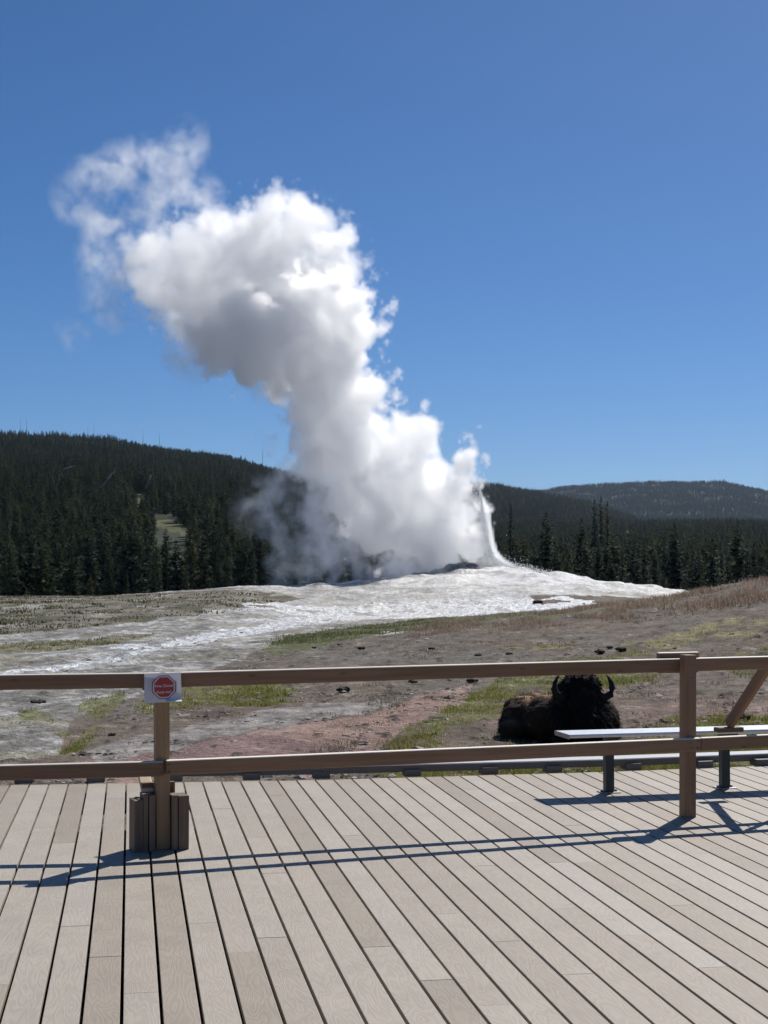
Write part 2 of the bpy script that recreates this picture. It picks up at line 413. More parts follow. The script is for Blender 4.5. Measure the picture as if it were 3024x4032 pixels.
    cc = m_.mix(1.0, t, m_.node('ShaderNodeCombineColor', j0=k, j1=k, j2=k).outputs[0], 'MULTIPLY')
    m_.base(cc)
    m_.put(m_.b, 'Roughness', m_.math('MULTIPLY_ADD', w, -0.60, 0.92))
    m_.put(m_.b, 'Specular IOR Level', m_.math('MULTIPLY_ADD', w, 0.45, 0.15))
    m_.bump(m_.math('ADD', fine, m_.math('MULTIPLY', m_.noise(p, 28, 3), 0.4)), 0.9, 0.09)
    g = tag(link('ground', me, m_.m), kind='structure')
    # runoff: a thin sheet of rippled water lying in its channel and over the mound
    wm = (m['river'] < 1.0) & near
    mw = on_mound * (0.5 + fbm(x / 3.0, y / 5.0, 3, 201)) > 0.33
    wmask = wm & (fbm(x / 1.1, y / 2.6, 3, 211) < 0.34)
    fm = wmask[F].all(1) & (r[F[:, 0]] < 130)
    Fw = F[fm]; used, inv = np.unique(Fw, return_inverse=True)
    Vw = V[used].copy(); Vw[:, 2] += 0.006
    mw_ = mesh_np('water', Vw, inv.reshape(-1, 4), True)
    wmn = N('runoff_water'); p = wmn.pos()
    rip = wmn.noise(wmn.mapping(p, (1, 0.6, 1)), 3.2, 4, 0.7)
    wmn.base(wmn.mix(wmn.math('MULTIPLY_ADD', wmn.noise(wmn.mapping(p, (1, 0.5, 1)), 5.0, 4, 0.75), 4.0, -1.6, clamp=True), (0.26, 0.26, 0.25), (0.90, 0.90, 0.89)))  # white and grey speckle paints the sun's glitter into the water colour
    wmn.set(Roughness=0.40); wmn.b.inputs['Specular IOR Level'].default_value = 0.9; wmn.b.inputs['IOR'].default_value = 1.33
    wmn.bump(rip, 1.0, 0.16)
    tag(link('water', mw_, wmn.m), kind='structure')
    return x, y, z, m
GX, GY, GZ, GM = build_ground()

# ------------------------------------------------------------------ deck of composite boards
M_DECK = N('composite_board')
def deck_mat():
    m = M_DECK; o = m.obj(); rnd = m.rand()
    off = m.node('ShaderNodeCombineXYZ', j0=m.math('MULTIPLY', rnd, 37.0), j1=m.math('MULTIPLY', rnd, 91.0), j2=0.0).outputs[0]
    v = m.mapping(o, (9.0, 1.7, 1.0), off)
    n = m.noise(v, 1.0, 2.5, 0.5, 0.25)
    band = m.math('SINE', m.math('MULTIPLY', n, 95.0))
    grain = m.noise(m.mapping(o, (160, 9, 1), off), 1.0, 3, 0.6)
    dirt = m.noise(m.mapping(o, (1, 1, 1), off), 3.5, 4, 0.6)
    tone = m.ramp(rnd, [(0.0, (0.308, 0.260, 0.208)), (0.35, (0.352, 0.304, 0.248)), (0.7, (0.382, 0.336, 0.278)), (1.0, (0.402, 0.360, 0.306))])
    k = m.math('ADD', m.math('MULTIPLY_ADD', band, 0.046, 0.78), m.math('ADD', m.math('MULTIPLY', grain, 0.12), m.math('MULTIPLY', dirt, 0.32)))
    m.base(m.mix(1.0, tone, m.node('ShaderNodeCombineColor', j0=k, j1=k, j2=k).outputs[0], 'MULTIPLY'))
    m.put(m.b, 'Roughness', m.math('MULTIPLY_ADD', dirt, 0.2, 0.48)); m.b.inputs['Specular IOR Level'].default_value = 0.22
    m.bump(m.math('ADD', band, m.math('MULTIPLY', grain, 0.8)), 0.14, 0.0015)
deck_mat()
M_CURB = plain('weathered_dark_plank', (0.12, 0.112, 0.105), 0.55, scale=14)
M_CURBTOP = plain('grey_plank', (0.66, 0.64, 0.60), 0.35, scale=20)  # near-white colour holds the sun's gleam on the curb top
M_JOIST = plain('dark_joist', (0.05, 0.045, 0.04), 0.8)

BD = Vector((-0.1690, 0.9856, 0)); BV = Vector((0.9856, 0.1690, 0)); PIT = 0.1470; GAP = 0.0130; V0 = -0.0204
def edge_y(x): return 11.89 + 0.175 * x + 0.0165 * x * x
def edge_u(v):
    u = 11.5
    for _ in range(20):
        p = BD * u + BV * v
        u -= (p.y - edge_y(p.x)) * 0.8
    return u
def build_deck():
    deck = empty('deck'); tag(deck, kind='structure')
    joints = {}
    for px, py in [(565, 3908), (424, 3766), (330, 3645), (812, 3633), (969, 3747), (1093, 3437), (1780, 3596), (2014, 3705), (2290, 3835), (1913, 3408), (2239, 3576), (2216, 3394), (2308, 3395), (2510, 3681), (2694, 3563), (2814, 3807), (1528, 3726), (1730, 3339), (1739, 3858), (465, 3141), (137, 3152), (182, 3260), (255, 3319), (893, 3184), (1020, 3297), (1093, 3131), (1244, 3231), (1403, 3289), (346, 3382), (1560, 3200), (2000, 3160), (2350, 3190), (2650, 3250), (1850, 3110)]:
        p = Vector(on_plane(px, py)); v = p.dot(BV); u = p.dot(BD)
        joints.setdefault(int(math.floor((v - V0) / PIT)), []).append(u)
    rows = range(-22, 52)
    for k in rows:
        v1 = V0 + k * PIT + GAP / 2; v2 = v1 + PIT - GAP
        ue = (edge_u(v1), edge_u(v2)); end = min(ue) - 0.01
        js = sorted(joints.get(k, []))
        js = [j for i, j in enumerate(js) if i == 0 or j - js[i - 1] > 0.5]
        if not js: js = [random.choice([2.2, 3.4, 4.6, 5.8, 7.0, 8.2, 9.4]) + random.uniform(-0.1, 0.1)]
        if js[0] > 5.2: js = [js[0] - 3.66] + js
        cuts = [-1.6] + [j for j in js if -1 < j < end - 0.4] + [end]
        for a, b in zip(cuts[:-1], cuts[1:]):
            L = b - a - 0.003; w = v2 - v1
            me = box_mesh('deck_board', w, L, 0.030, 0.0024)
            c = BD * ((a + b) / 2) + BV * ((v1 + v2) / 2)
            o = link('deck_board', me, M_DECK.m, deck, (c.x, c.y, -0.015 + random.uniform(-0.0008, 0.0008)), (random.uniform(-2, 2) * 1e-4, 0, math.atan2(BV.y, BV.x)))
    # joists and the rim below the boards
    for i in range(7):
        me = box_mesh('joist', 13, 0.045, 0.16, 0.004)
        c = BD * (11.55 - i * 1.7) + BV * 2.2
        link('joist', me, M_JOIST, deck, (c.x, c.y, -0.12), (0, 0, math.atan2(BV.y, BV.x)))
    # curb: planks on blocks along the outer edge
    xs = np.arange(-5.2, 8.0, 2.35)
    for x0, x1 in zip(xs[:-1], xs[1:]):
        p0 = Vector((x0, edge_y(x0) + 0.10, 0)); p1 = Vector((x1, edge_y(x1) + 0.10, 0)); d = p1 - p0
        me = box_mesh('curb_plank', d.length - 0.006, 0.200, 0.040, 0.008, (0, 0.032, 0), segs=3)
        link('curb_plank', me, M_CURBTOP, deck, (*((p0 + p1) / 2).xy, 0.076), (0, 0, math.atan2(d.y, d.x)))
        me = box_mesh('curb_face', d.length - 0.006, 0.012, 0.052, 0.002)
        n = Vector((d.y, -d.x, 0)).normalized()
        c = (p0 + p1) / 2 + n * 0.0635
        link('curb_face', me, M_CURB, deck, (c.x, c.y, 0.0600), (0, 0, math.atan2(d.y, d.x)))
    bm = box_mesh('curb_block', 0.135, 0.12, 0.056, 0.003)
    for px in [105, 385, 690, 993, 1265, 1620, 1920, 2170, 2480, 2760, 2985, 3300, -180]:
        x = (px - 1512) / FOC * 12.0; y = edge_y(x) + 0.085
        x = (px - 1512) / FOC * y
        link('curb_block', bm, M_CURB, deck, (x, y, 0.0275), (0, 0, math.atan(0.175 + 0.033 * x)))
    return deck
build_deck()

# ------------------------------------------------------------------ temporary fence of raw lumber
def wood(name, c1, c2, rough=0.62, top=None):
    m = N(name); o = m.obj(); rnd = m.rand()
    off = m.node('ShaderNodeCombineXYZ', j0=m.math('MULTIPLY', rnd, 13.0), j1=m.math('MULTIPLY', rnd, 7.0), j2=m.math('MULTIPLY', rnd, 29.0)).outputs[0]
    g = m.noise(m.mapping(o, (1.6, 38, 38), off), 1.0, 4, 0.6, 0.4)
    big = m.noise(m.mapping(o, (1.2, 6, 6), off), 1.0, 2, 0.5)
    kn = m.node('ShaderNodeTexVoronoi', i_Scale=1.0, i_Vector=m.mapping(o, (3.2, 11, 11), off)).outputs[0]
    knot = m.math('SUBTRACT', 1.0, m.math('MULTIPLY', kn, 9.0), clamp=True)
    k = m.math('ADD', m.math('MULTIPLY', g, 0.75), m.math('MULTIPLY', big, 0.45))
    c = m.ramp(k, [(0.35, c2), (0.75, c1)])
    c = m.mix(m.math('MULTIPLY', knot, 0.75), c, (0.05, 0.025, 0.012))
    if top is not None:                        # sunlit highlight line painted pale along the upper edge
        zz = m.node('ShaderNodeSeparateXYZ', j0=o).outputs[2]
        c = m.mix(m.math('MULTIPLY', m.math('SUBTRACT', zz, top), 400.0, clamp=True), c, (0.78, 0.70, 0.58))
    v = m.math('MULTIPLY_ADD', rnd, 0.3, 0.85)
    m.base(m.mix(1.0, c, m.node('ShaderNodeCombineColor', j0=v, j1=v, j2=v).outputs[0], 'MULTIPLY'))
    m.set(Roughness=rough); m.b.inputs['Specular IOR Level'].default_value = 0.3
    m.bump(g, 0.25, 0.002)
    return m.m
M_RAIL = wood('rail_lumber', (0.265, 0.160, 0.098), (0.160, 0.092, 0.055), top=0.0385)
M_POST = wood('post_lumber', (0.36, 0.235, 0.130), (0.25, 0.150, 0.080))
M_POST2 = wood('red_post_lumber', (0.300, 0.178, 0.108), (0.20, 0.112, 0.066))
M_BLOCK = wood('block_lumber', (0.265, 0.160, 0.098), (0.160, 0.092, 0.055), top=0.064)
M_OLD = wood('old_dark_lumber', (0.20, 0.135, 0.095), (0.11, 0.072, 0.052))
M_PALE = wood('pale_lumber', (0.72, 0.60, 0.42), (0.62, 0.48, 0.32))
M_NAIL = plain('nail_steel', (0.12, 0.11, 0.10), 0.4, 0.8)

P1 = Vector((-1.324, 8.865, 0)); P2 = Vector((2.045, 10.01, 0))
FD = (P2 - P1).normalized(); FN = Vector((FD.y, -FD.x, 0))       # FN points to the camera
LD_ = Vector((-0.995, -0.10, 0)); LN = Vector((-0.10, 0.995, 0)) * -1
FA = math.atan2(FD.y, FD.x)
fence = empty('barrier_fence', P1)
tag(fence, 'temporary two-rail barrier of raw brown lumber standing across the boardwalk', 'fence')
def lumber(name, a, b, h, t, mat, roll=0.0, bevel=0.010):
    """a plank from a to b, h tall, t thick"""
    a = Vector(a); b = Vector(b); d = b - a
    me = box_mesh(name, d.length, t, h, bevel, segs=3)
    q = d.to_track_quat('X', 'Z')
    o = link(name, me, mat, fence)
    o.matrix_basis = Matrix.Translation((a + b) / 2 - Vector(fence.location)) @ q.to_matrix().to_4x4() @ Matrix.Rotation(roll, 4, 'X')
    return o
def up(v, z): return Vector((v.x, v.y, z))
# posts
for P, h in ((P1, 1.04), (P2, 1.085)):
    me = box_mesh('post', 0.083, 0.083, h, 0.005)
    for v in me.vertices: v.co = Vector((v.co.z, v.co.x, v.co.y))       # long axis X for the grain
    o = link('post', me, M_POST if P is P1 else M_POST2, fence)
    lean = -0.010 if P is P1 else 0.012
    o.matrix_basis = Matrix.Translation(up(P, h / 2) - Vector(fence.location)) @ Matrix.Rotation(FA, 4, 'Z') @ Matrix.Rotation(lean, 4, 'Y') @ Matrix.Rotation(R(-90), 4, 'Y')
f_ = 0.0415 + 0.0195          # half post + half rail
# main panel rails: the top rail runs in front of the first post and behind the second one
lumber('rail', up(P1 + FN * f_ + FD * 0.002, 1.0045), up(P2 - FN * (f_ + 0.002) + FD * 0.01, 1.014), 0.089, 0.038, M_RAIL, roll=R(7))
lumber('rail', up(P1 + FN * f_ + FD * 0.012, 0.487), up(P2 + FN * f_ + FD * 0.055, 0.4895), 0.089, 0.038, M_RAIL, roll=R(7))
# left panel
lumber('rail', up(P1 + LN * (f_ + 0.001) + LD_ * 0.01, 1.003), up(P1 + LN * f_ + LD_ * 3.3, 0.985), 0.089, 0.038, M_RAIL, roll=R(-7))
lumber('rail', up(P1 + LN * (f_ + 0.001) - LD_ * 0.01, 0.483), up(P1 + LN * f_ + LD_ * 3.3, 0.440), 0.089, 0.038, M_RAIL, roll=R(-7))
# right panel
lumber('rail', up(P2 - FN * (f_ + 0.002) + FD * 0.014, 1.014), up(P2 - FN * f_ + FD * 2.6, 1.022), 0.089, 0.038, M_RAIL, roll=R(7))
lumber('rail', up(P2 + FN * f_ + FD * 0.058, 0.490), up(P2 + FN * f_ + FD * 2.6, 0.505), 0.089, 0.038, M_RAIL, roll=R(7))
# splice blocks over the rail ends
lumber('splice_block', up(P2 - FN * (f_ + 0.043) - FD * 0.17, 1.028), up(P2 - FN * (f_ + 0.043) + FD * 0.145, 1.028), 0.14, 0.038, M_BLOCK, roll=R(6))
lumber('splice_block', up(P1 + FN * (f_ + 0.041) - FD * 0.135, 0.998), up(P1 + FN * (f_ + 0.041) + FD * 0.095, 0.998), 0.098, 0.038, M_OLD)
# kick braces from the top rail down to the bench
BF = Vector((2.565, 11.06, 0.505)); BT = up(P2 + FD * 0.73 - FN * 0.11, 1.03)
lumber('brace', BF, BT, 0.089, 0.038, M_POST2, roll=R(4))
lumber('brace', up(P2 + FD * 0.80 - FN * 0.115, 1.03), Vector((3.55, 11.42, 0.50)), 0.089, 0.038, M_POST)
lumber('brace_foot', Vector((2.46, 11.01, 0.474)), Vector((2.66, 11.07, 0.474)), 0.036, 0.085, M_OLD)
lumber('brace_foot', Vector((3.45, 11.33, 0.474)), Vector((3.65, 11.39, 0.474)), 0.036, 0.085, M_OLD)
# upright offcuts that weigh the first post down
def slab(x, y, w, t, h, mat, rz=0.0, name='base_board'):
    me = box_mesh(name, h, w, t, 0.003)              # h along X (grain), w along Y, t along Z
    o = link(name, me, mat, fence)
    M3 = Matrix(((0, 1, 0), (0, 0, 1), (1, 0, 0))).to_4x4()     # X->Z, Y->X, Z->Y
    o.matrix_basis = Matrix.Translation(up(P1 + FD * x + FN * y, h / 2 + 0.001) - Vector(fence.location)) @ Matrix.Rotation(FA + rz, 4, 'Z') @ M3
    return o
slab(-0.165, 0.010, 0.026, 0.140, 0.300, M_OLD, R(4))
slab(-0.136, 0.004, 0.026, 0.140, 0.304, M_OLD, R(2))
slab(-0.105, 0.000, 0.028, 0.140, 0.330, M_OLD)
slab(-0.066, 0.004, 0.038, 0.140, 0.328, M_OLD, R(-1))
slab(0.066, 0.010, 0.036, 0.140, 0.322, M_OLD)
slab(0.118, 0.006, 0.062, 0.140, 0.316, M_OLD, R(2))
slab(-0.010, -0.068, 0.200, 0.040, 0.385, M_OLD)
lumber('wedge_board', up(P1 - FD * 0.078 - FN * 0.17, 0.425), up(P1 - FD * 0.078 - FN * 0.035, 0.335), 0.022, 0.075, M_PALE)
# nails
nm = tube_mesh('nail', [(0, 0, 0), (0, -0.004, 0)], [0.0045, 0.0045], 8)
for P, z in ((P1, 0.487), (P2, 0.4895)):
    for dx in (-0.022, 0.024, 0.034):
        for dz in (-0.024, 0.022):
            p = P + FN * (f_ + 0.0192) + FD * dx
            link('nail', nm, M_NAIL, fence, up(p, z + dz) - Vector(fence.location), (0, 0, FA))
for dz in (0.93, 1.02):
    p = P2 + FN * 0.0416 + FD * 0.004
    link('nail', nm, M_NAIL, fence, up(p, dz) - Vector(fence.location), (0, 0, FA))

# ------------------------------------------------------------------ closure sign on the first post
def build_sign():
    M_PAPER = N('sign_paper'); M_PAPER.base((0.80, 0.80, 0.82)); M_PAPER.set(Roughness=0.35)
    tr = M_PAPER.node('ShaderNodeBsdfTranslucent'); tr.inputs[0].default_value = (0.7, 0.7, 0.74, 1)
    mx = M_PAPER.node('ShaderNodeMixShader', j0=0.42); M_PAPER.l.new(M_PAPER.b.outputs[0], mx.inputs[1]); M_PAPER.l.new(tr.outputs[0], mx.inputs[2])
    M_PAPER.l.new(mx.outputs[0], M_PAPER.out.inputs[0])
    M_RED = plain('sign_red', (0.36, 0.035, 0.035), 0.4, amt=0.06)
    M_DK = plain('sign_dark_border', (0.05, 0.03, 0.06), 0.4, amt=0.06)
    M_PW = plain('sign_white_print', (0.72, 0.58, 0.58), 0.4, amt=0.05)
    W, H = 0.213, 0.172
    c = P1 + FN * (f_ + 0.041 + 0.0400) + FD * -0.022
    s = empty('closure_sign', (c.x, c.y, 0.965), FA + R(-12)); s.rotation_euler = (R(-2), R(-1.2), FA + R(-6))
    tag(s, 'white paper sheet with a red octagon stop sign taped to the fence post', 'sign')
    # sheet lies in its local XZ plane facing -Y; slightly wavy
    V = []; F = []; nx, nz = 14, 10
    for j in range(nz + 1):
        for i in range(nx + 1):
            u = i / nx - .5; w = j / nz - .5
            V.append((u * W * (1 + 0.03 * (0.5 - w)), -0.0015 * math.sin(u * 9) - 0.004 * max(0, -w) * 2, w * H))
    for j in range(nz):
        for i in range(nx):
            a = j * (nx + 1) + i; F.append((a, a + 1, a + nx + 2, a + nx + 1))
    me = bpy.data.meshes.new('sheet'); me.from_pydata(V, [], F); me.update()
    sh = link('sheet', me, M_PAPER.m, s)
    sm = sh.modifiers.new('thickness', 'SOLIDIFY'); sm.thickness = 0.0006
    def octa(name, r, y, mat, r_in=None):
        o = []; pts = [(math.cos(R(22.5 + 45 * k)), math.sin(R(22.5 + 45 * k))) for k in range(8)]
        if r_in is None:
            V = [(a * r, y, b * r) for a, b in pts] + [(a * r, y + 0.0004, b * r) for a, b in pts]
            F = [tuple(range(8))[::-1], tuple(range(8, 16))] + [(k, (k + 1) % 8, 8 + (k + 1) % 8, 8 + k) for k in range(8)]
        else:
            V = [(a * r, y, b * r) for a, b in pts] + [(a * r_in, y, b * r_in) for a, b in pts]
            F = [(k, 8 + k, 8 + (k + 1) % 8, (k + 1) % 8) for k in range(8)]
        me = bpy.data.meshes.new(name); me.from_pydata(V, [], F); me.update()
        return link(name, me, mat, s, (0.006, 0, 0.003))
    octa('octagon_border', 0.0735, -0.0068, M_DK); octa('octagon_outline', 0.0690, -0.0074, M_PW); octa('octagon', 0.0615, -0.0080, M_RED)
    for txt, size, z in (('Area Closed', 0.0215, 0.004), ('Keep out!', 0.0215, -0.032)):
        cu = bpy.data.curves.new('lettering', 'FONT'); cu.body = txt; cu.size = size; cu.align_x = 'CENTER'; cu.extrude = 0.0002; cu.offset = 0.0003
        t = bpy.data.objects.new('lettering_source', cu); COL.objects.link(t)
        bpy.context.view_layer.update()
        me = bpy.data.meshes.new_from_object(t.evaluated_get(bpy.context.evaluated_depsgraph_get()))
        bpy.data.objects.remove(t); bpy.data.curves.remove(cu)
        me.materials.clear(); me.name = 'lettering'
        link('lettering', me, M_PW, s, (0.006, -0.0086, z), (R(90), 0, 0))
    # plastic flap, folded up towards the sun
    V = [(0.012, -0.006, -0.066), (0.108, -0.006, -0.068), (0.107, -0.046, -0.082), (0.014, -0.046, -0.081)]
    me = bpy.data.meshes.new('flap'); me.from_pydata(V, [], [(0, 1, 2, 3)]); me.update()
    fl = link('flap', me, plain('flap_white', (0.85, 0.85, 0.85), 0.3, amt=0.03), s)
    sm = fl.modifiers.new('thickness', 'SOLIDIFY'); sm.thickness = 0.0006
build_sign()

# ------------------------------------------------------------------ metal bench
def build_bench():
    m = N('brushed_aluminium'); o = m.obj()
    n = m.noise(m.mapping(o, (2, 160, 160)), 1.0, 3)
    m.base(m.mix(n, (0.55, 0.57, 0.60), (0.75, 0.77, 0.80))); m.set(Roughness=0.38, Metallic=0.85); m.bump(n, 0.1, 0.001)
    M_AL = m.m
    M_LEG = plain('dark_green_steel', (0.035, 0.048, 0.052), 0.45, 0.2, scale=30)
    M_PLATE = plain('galvanised_plate', (0.30, 0.30, 0.31), 0.4, 0.8)
    L1 = Vector((1.675, 11.10, 0)); L2 = Vector((2.59, 11.32, 0)); d = (L2 - L1).normalized(); a = math.atan2(d.y, d.x)
    b = empty('bench', L1, a); tag(b, 'backless metal bench with dark legs between fence and bison', 'bench')
    x0, x1 = -0.36, 3.1
    # two extruded planks, each with raised ribs
    for k, yc in enumerate((-0.073, 0.073)):
        prof = []
        w = 0.142; nr = 5
        for i in range(nr):
            a0 = -w / 2 + w * i / nr; a1 = a0 + w / nr
            prof += [(a0 + 0.002, 0.0), (a0 + 0.005, 0.003), (a1 - 0.005, 0.003), (a1 - 0.002, 0.0)]
        prof = [(-w / 2 + 0.004, -0.024), (-w / 2, -0.021), (-w / 2, -0.008), (-w / 2 + 0.001, -0.003)] + prof + [(w / 2 - 0.001, -0.003), (w / 2, -0.008), (w / 2, -0.021), (w / 2 - 0.004, -0.024)]
        V = [(x0, yc + p, 0.45 + q) for p, q in prof] + [(x1, yc + p, 0.45 + q) for p, q in prof]
        n = len(prof); F = [(i, (i + 1) % n, n + (i + 1) % n, n + i)[::-1] for i in range(n)] + [tuple(range(n)), tuple(range(n, 2 * n))[::-1]]
        me = bpy.data.meshes.new('seat_plank'); me.from_pydata(V, [], F); me.update()
        link('seat_plank', me, M_AL, b)
    me = box_mesh('end_cap', 0.012, 0.294, 0.034, 0.003, (x0 - 0.0065, 0, 0.437)); link('end_cap', me, M_PLATE, b)
    for lx in (0.0, 0.94, 1.95, 2.9):
        leg = link('leg', box_mesh('leg', 0.066, 0.066, 0.405, 0.006, (0, 0, 0.2105)), M_LEG, b, (lx, 0, 0))
        link('base_plate', box_mesh('base_plate', 0.150, 0.110, 0.008, 0.002, (0, 0, 0.0045)), M_PLATE, leg)
        for sx in (-1, 1):
            link('bolt', tube_mesh('bolt', [(0, 0, 0.0085), (0, 0, 0.022)], [0.011, 0.011], 6), M_PLATE, leg, (sx * 0.056, 0, 0))
        link('seat_bracket', box_mesh('seat_bracket', 0.10, 0.27, 0.012, 0.002, (0, 0, 0.4195)), M_LEG, leg)
build_bench()

# ------------------------------------------------------------------ resting bison
def build_bison():
    bx, by = on_ground(2285, 2925); by = 17.4; bx = (2288 - 1512) / FOC * by
    gz = float(terrain(bx, by)) - 0.03
    root = empty('bison', (bx, by, gz)); tag(root, 'dark shaggy bison resting on the ground beyond the bench, facing the camera', 'bison')
    # one body: overlapping volumes fused by a voxel remesh (x right, y away from the camera)
    blobs = [((0.03, 0.62, 0.42), (0.35, 0.52, 0.43)), ((-0.18, 1.15, 0.30), (0.40, 0.62, 0.31)), ((-0.42, 1.62, 0.28), (0.40, 0.50, 0.29)),
             ((-0.62, 1.45, 0.15), (0.26, 0.42, 0.17)), ((0.0, 0.22, 0.54), (0.315, 0.32, 0.42)),
             ((0.0, -0.02, 0.745), (0.235, 0.20, 0.20)), ((0.0, -0.14, 0.60), (0.175, 0.17, 0.24)), ((0.0, -0.29, 0.43), (0.105, 0.11, 0.12)), ((0.0, -0.24, 0.50), (0.125, 0.13, 0.15)),
             ((0.0, -0.10, 0.26), (0.12, 0.11, 0.20)), ((0.0, 0.08, 0.36), (0.30, 0.20, 0.33)),
             ((-0.27, -0.06, 0.09), (0.11, 0.32, 0.11)), ((0.28, -0.02, 0.09), (0.11, 0.32, 0.11)), ((0.30, 0.55, 0.30), (0.22, 0.42, 0.30)), ((0.30, 1.2, 0.12), (0.16, 0.34, 0.13))]
    bm = bmesh.new()
    for c, s in blobs:
        r = bmesh.ops.create_icosphere(bm, subdivisions=3, radius=1.0)
        for v in r['verts']: v.co = Vector((v.co.x * s[0] + c[0], v.co.y * s[1] + c[1], v.co.z * s[2] + c[2]))
    me = bpy.data.meshes.new('body_source'); bm.to_mesh(me); bm.free()
    tmp = bpy.data.objects.new('body_source', me); COL.objects.link(tmp)
    rm = tmp.modifiers.new('r', 'REMESH'); rm.mode = 'VOXEL'; rm.voxel_size = 0.026
    sm = tmp.modifiers.new('s', 'SMOOTH'); sm.iterations = 5; sm.factor = 0.5
    bpy.context.view_layer.update()
    me2 = bpy.data.meshes.new_from_object(tmp.evaluated_get(bpy.context.evaluated_depsgraph_get()))
    bpy.data.objects.remove(tmp); me2.name = 'body'
    n = len(me2.vertices); co = np.empty(n * 3); me2.vertices.foreach_get('co', co); co = co.reshape(-1, 3)
    no = np.empty(n * 3); me2.vertices.foreach_get('normal', no); no = no.reshape(-1, 3)
    shag = 0.028 * fbm(co[:, 0] * 9 + co[:, 1] * 5, co[:, 2] * 7 + co[:, 1] * 4, 3, 301) + 0.012 * fbm(co[:, 0] * 26 + co[:, 1] * 17, co[:, 2] * 22, 2, 311)
    co = co + no * shag[:, None]
    me2.vertices.foreach_set('co', co.ravel()); me2.update()
    me2.polygons.foreach_set('use_smooth', np.ones(len(me2.polygons), bool))
    # coat colour: nearly black head and mane, tan patches on the flank and back
    def coat(c):
        back = sstep(0.30, 0.75, c[:, 1]) * sstep(0.16, 0.42, c[:, 2])
        patch = np.clip(0.15 + 3.2 * fbm(c[:, 0] * 4 + c[:, 1] * 2.0, c[:, 2] * 5 - c[:, 1] * 1.3, 3, 321), 0, 1) * back
        base = np.array((0.010, 0.008, 0.008))[None] * np.ones((len(c), 1))
        mid = np.array((0.040, 0.024, 0.014))[None]
        t = sstep(0.15, 0.6, c[:, 1])[:, None]
        k = base * (1 - t) + mid * t
        return k * (1 - patch[:, None]) + np.array((0.36, 0.235, 0.135))[None] * patch[:, None]
    def paint(me, c):
        a = me.attributes.new('coat', 'FLOAT_COLOR', 'POINT')
        a.data.foreach_set('color', np.concatenate([c, np.ones((len(c), 1))], 1).astype(np.float32).ravel())
    paint(me2, coat(co))
    mf = N('bison_coat'); nz = mf.noise(mf.mapping(mf.obj(), (1, 1, 0.35)), 38, 4, 0.7)
    kk = mf.math('MULTIPLY_ADD', nz, 1.1, 0.45)
    mf.base(mf.mix(1.0, mf.attr('coat'), mf.node('ShaderNodeCombineColor', j0=kk, j1=kk, j2=kk).outputs[0], 'MULTIPLY'))
    mf.set(Roughness=0.9); mf.b.inputs['Specular IOR Level'].default_value = 0.15; mf.bump(nz, 0.8, 0.02)
    link('body', me2, mf.m, root)
    # shaggy locks rooted in the skin
    r2 = np.random.default_rng(5); ns = 9000
    idx = r2.integers(0, n, ns); keep = co[idx, 2] > 0.05; idx = idx[keep]; ns = len(idx)
    p = co[idx]; q = no[idx]
    front = (p[:, 1] < 0.35)
    L = np.where(front, r2.uniform(0.04, 0.11, ns), r2.uniform(0.02, 0.055, ns)); L = np.where(front & (p[:, 2] > 0.6), L * 0.5, L)
    d = q * np.where(front, 0.55, 0.8)[:, None] + np.array([0, 0, -0.75])[None] + r2.normal(0, 0.28, (ns, 3))
    top = (p[:, 2] > 0.76) & front; d[top] = q[top] * 0.5 + np.array([0, -0.5, -0.1]) + r2.normal(0, 0.3, (top.sum(), 3))
    d /= np.linalg.norm(d, axis=1)[:, None]
    s = np.cross(d, q + r2.normal(0, .2, (ns, 3))); s /= np.linalg.norm(s, axis=1)[:, None] + 1e-9
    w = L * 0.11 + 0.003
    V = np.stack([p - q * 0.008 - s * w[:, None], p - q * 0.008 + s * w[:, None], p + d * L[:, None]], 1).reshape(-1, 3)
    F = np.arange(ns * 3).reshape(-1, 3)
    fm = mesh_np('fur', V, F); paint(fm, np.repeat(np.clip(coat(p) * r2.uniform(0.6, 1.6, (ns, 1)), 0, 1), 3, 0))
    tag(link('fur', fm, mf.m, root), kind='stuff')
    mh = plain('horn', (0.022, 0.020, 0.018), 0.65, spec=0.25, scale=25); me_ = plain('eye_black', (0.006, 0.005, 0.005), 0.1, amt=0.02)
    for sx in (-1, 1):
        pts = [(sx * 0.17, -0.06, 0.700), (sx * 0.255, -0.10, 0.665), (sx * 0.318, -0.12, 0.700), (sx * 0.338, -0.12, 0.765), (sx * 0.330, -0.11, 0.830), (sx * 0.300, -0.10, 0.890), (sx * 0.272, -0.09, 0.930)]
        link('horn', tube_mesh('horn', pts, [0.056, 0.052, 0.046, 0.039, 0.030, 0.017, 0.005], 12), mh, root)
        link('eye', tube_mesh('eye', [(sx * 0.160, -0.215, 0.600), (sx * 0.174, -0.230, 0.600)], [0.016, 0.010], 8), me_, root)
        ear = [(sx * 0.20, 0.0, 0.63), (sx * 0.27, -0.02, 0.605), (sx * 0.33, -0.01, 0.585)]
        link('ear', tube_mesh('ear', ear, [0.025, 0.035, 0.006], 8), plain('ear_hair', (0.02, 0.014, 0.01), 0.9), root)
        link('nostril', tube_mesh('nostril', [(sx * 0.045, -0.385, 0.42), (sx * 0.048, -0.405, 0.418)], [0.016, 0.012], 8), me_, root)
        # split hoof tucked in front
        link('hoof', tube_mesh('hoof', [(sx * 0.27, -0.36, 0.06), (sx * 0.27, -0.43, 0.05)], [0.050, 0.042], 10), me_, root)
build_bison()

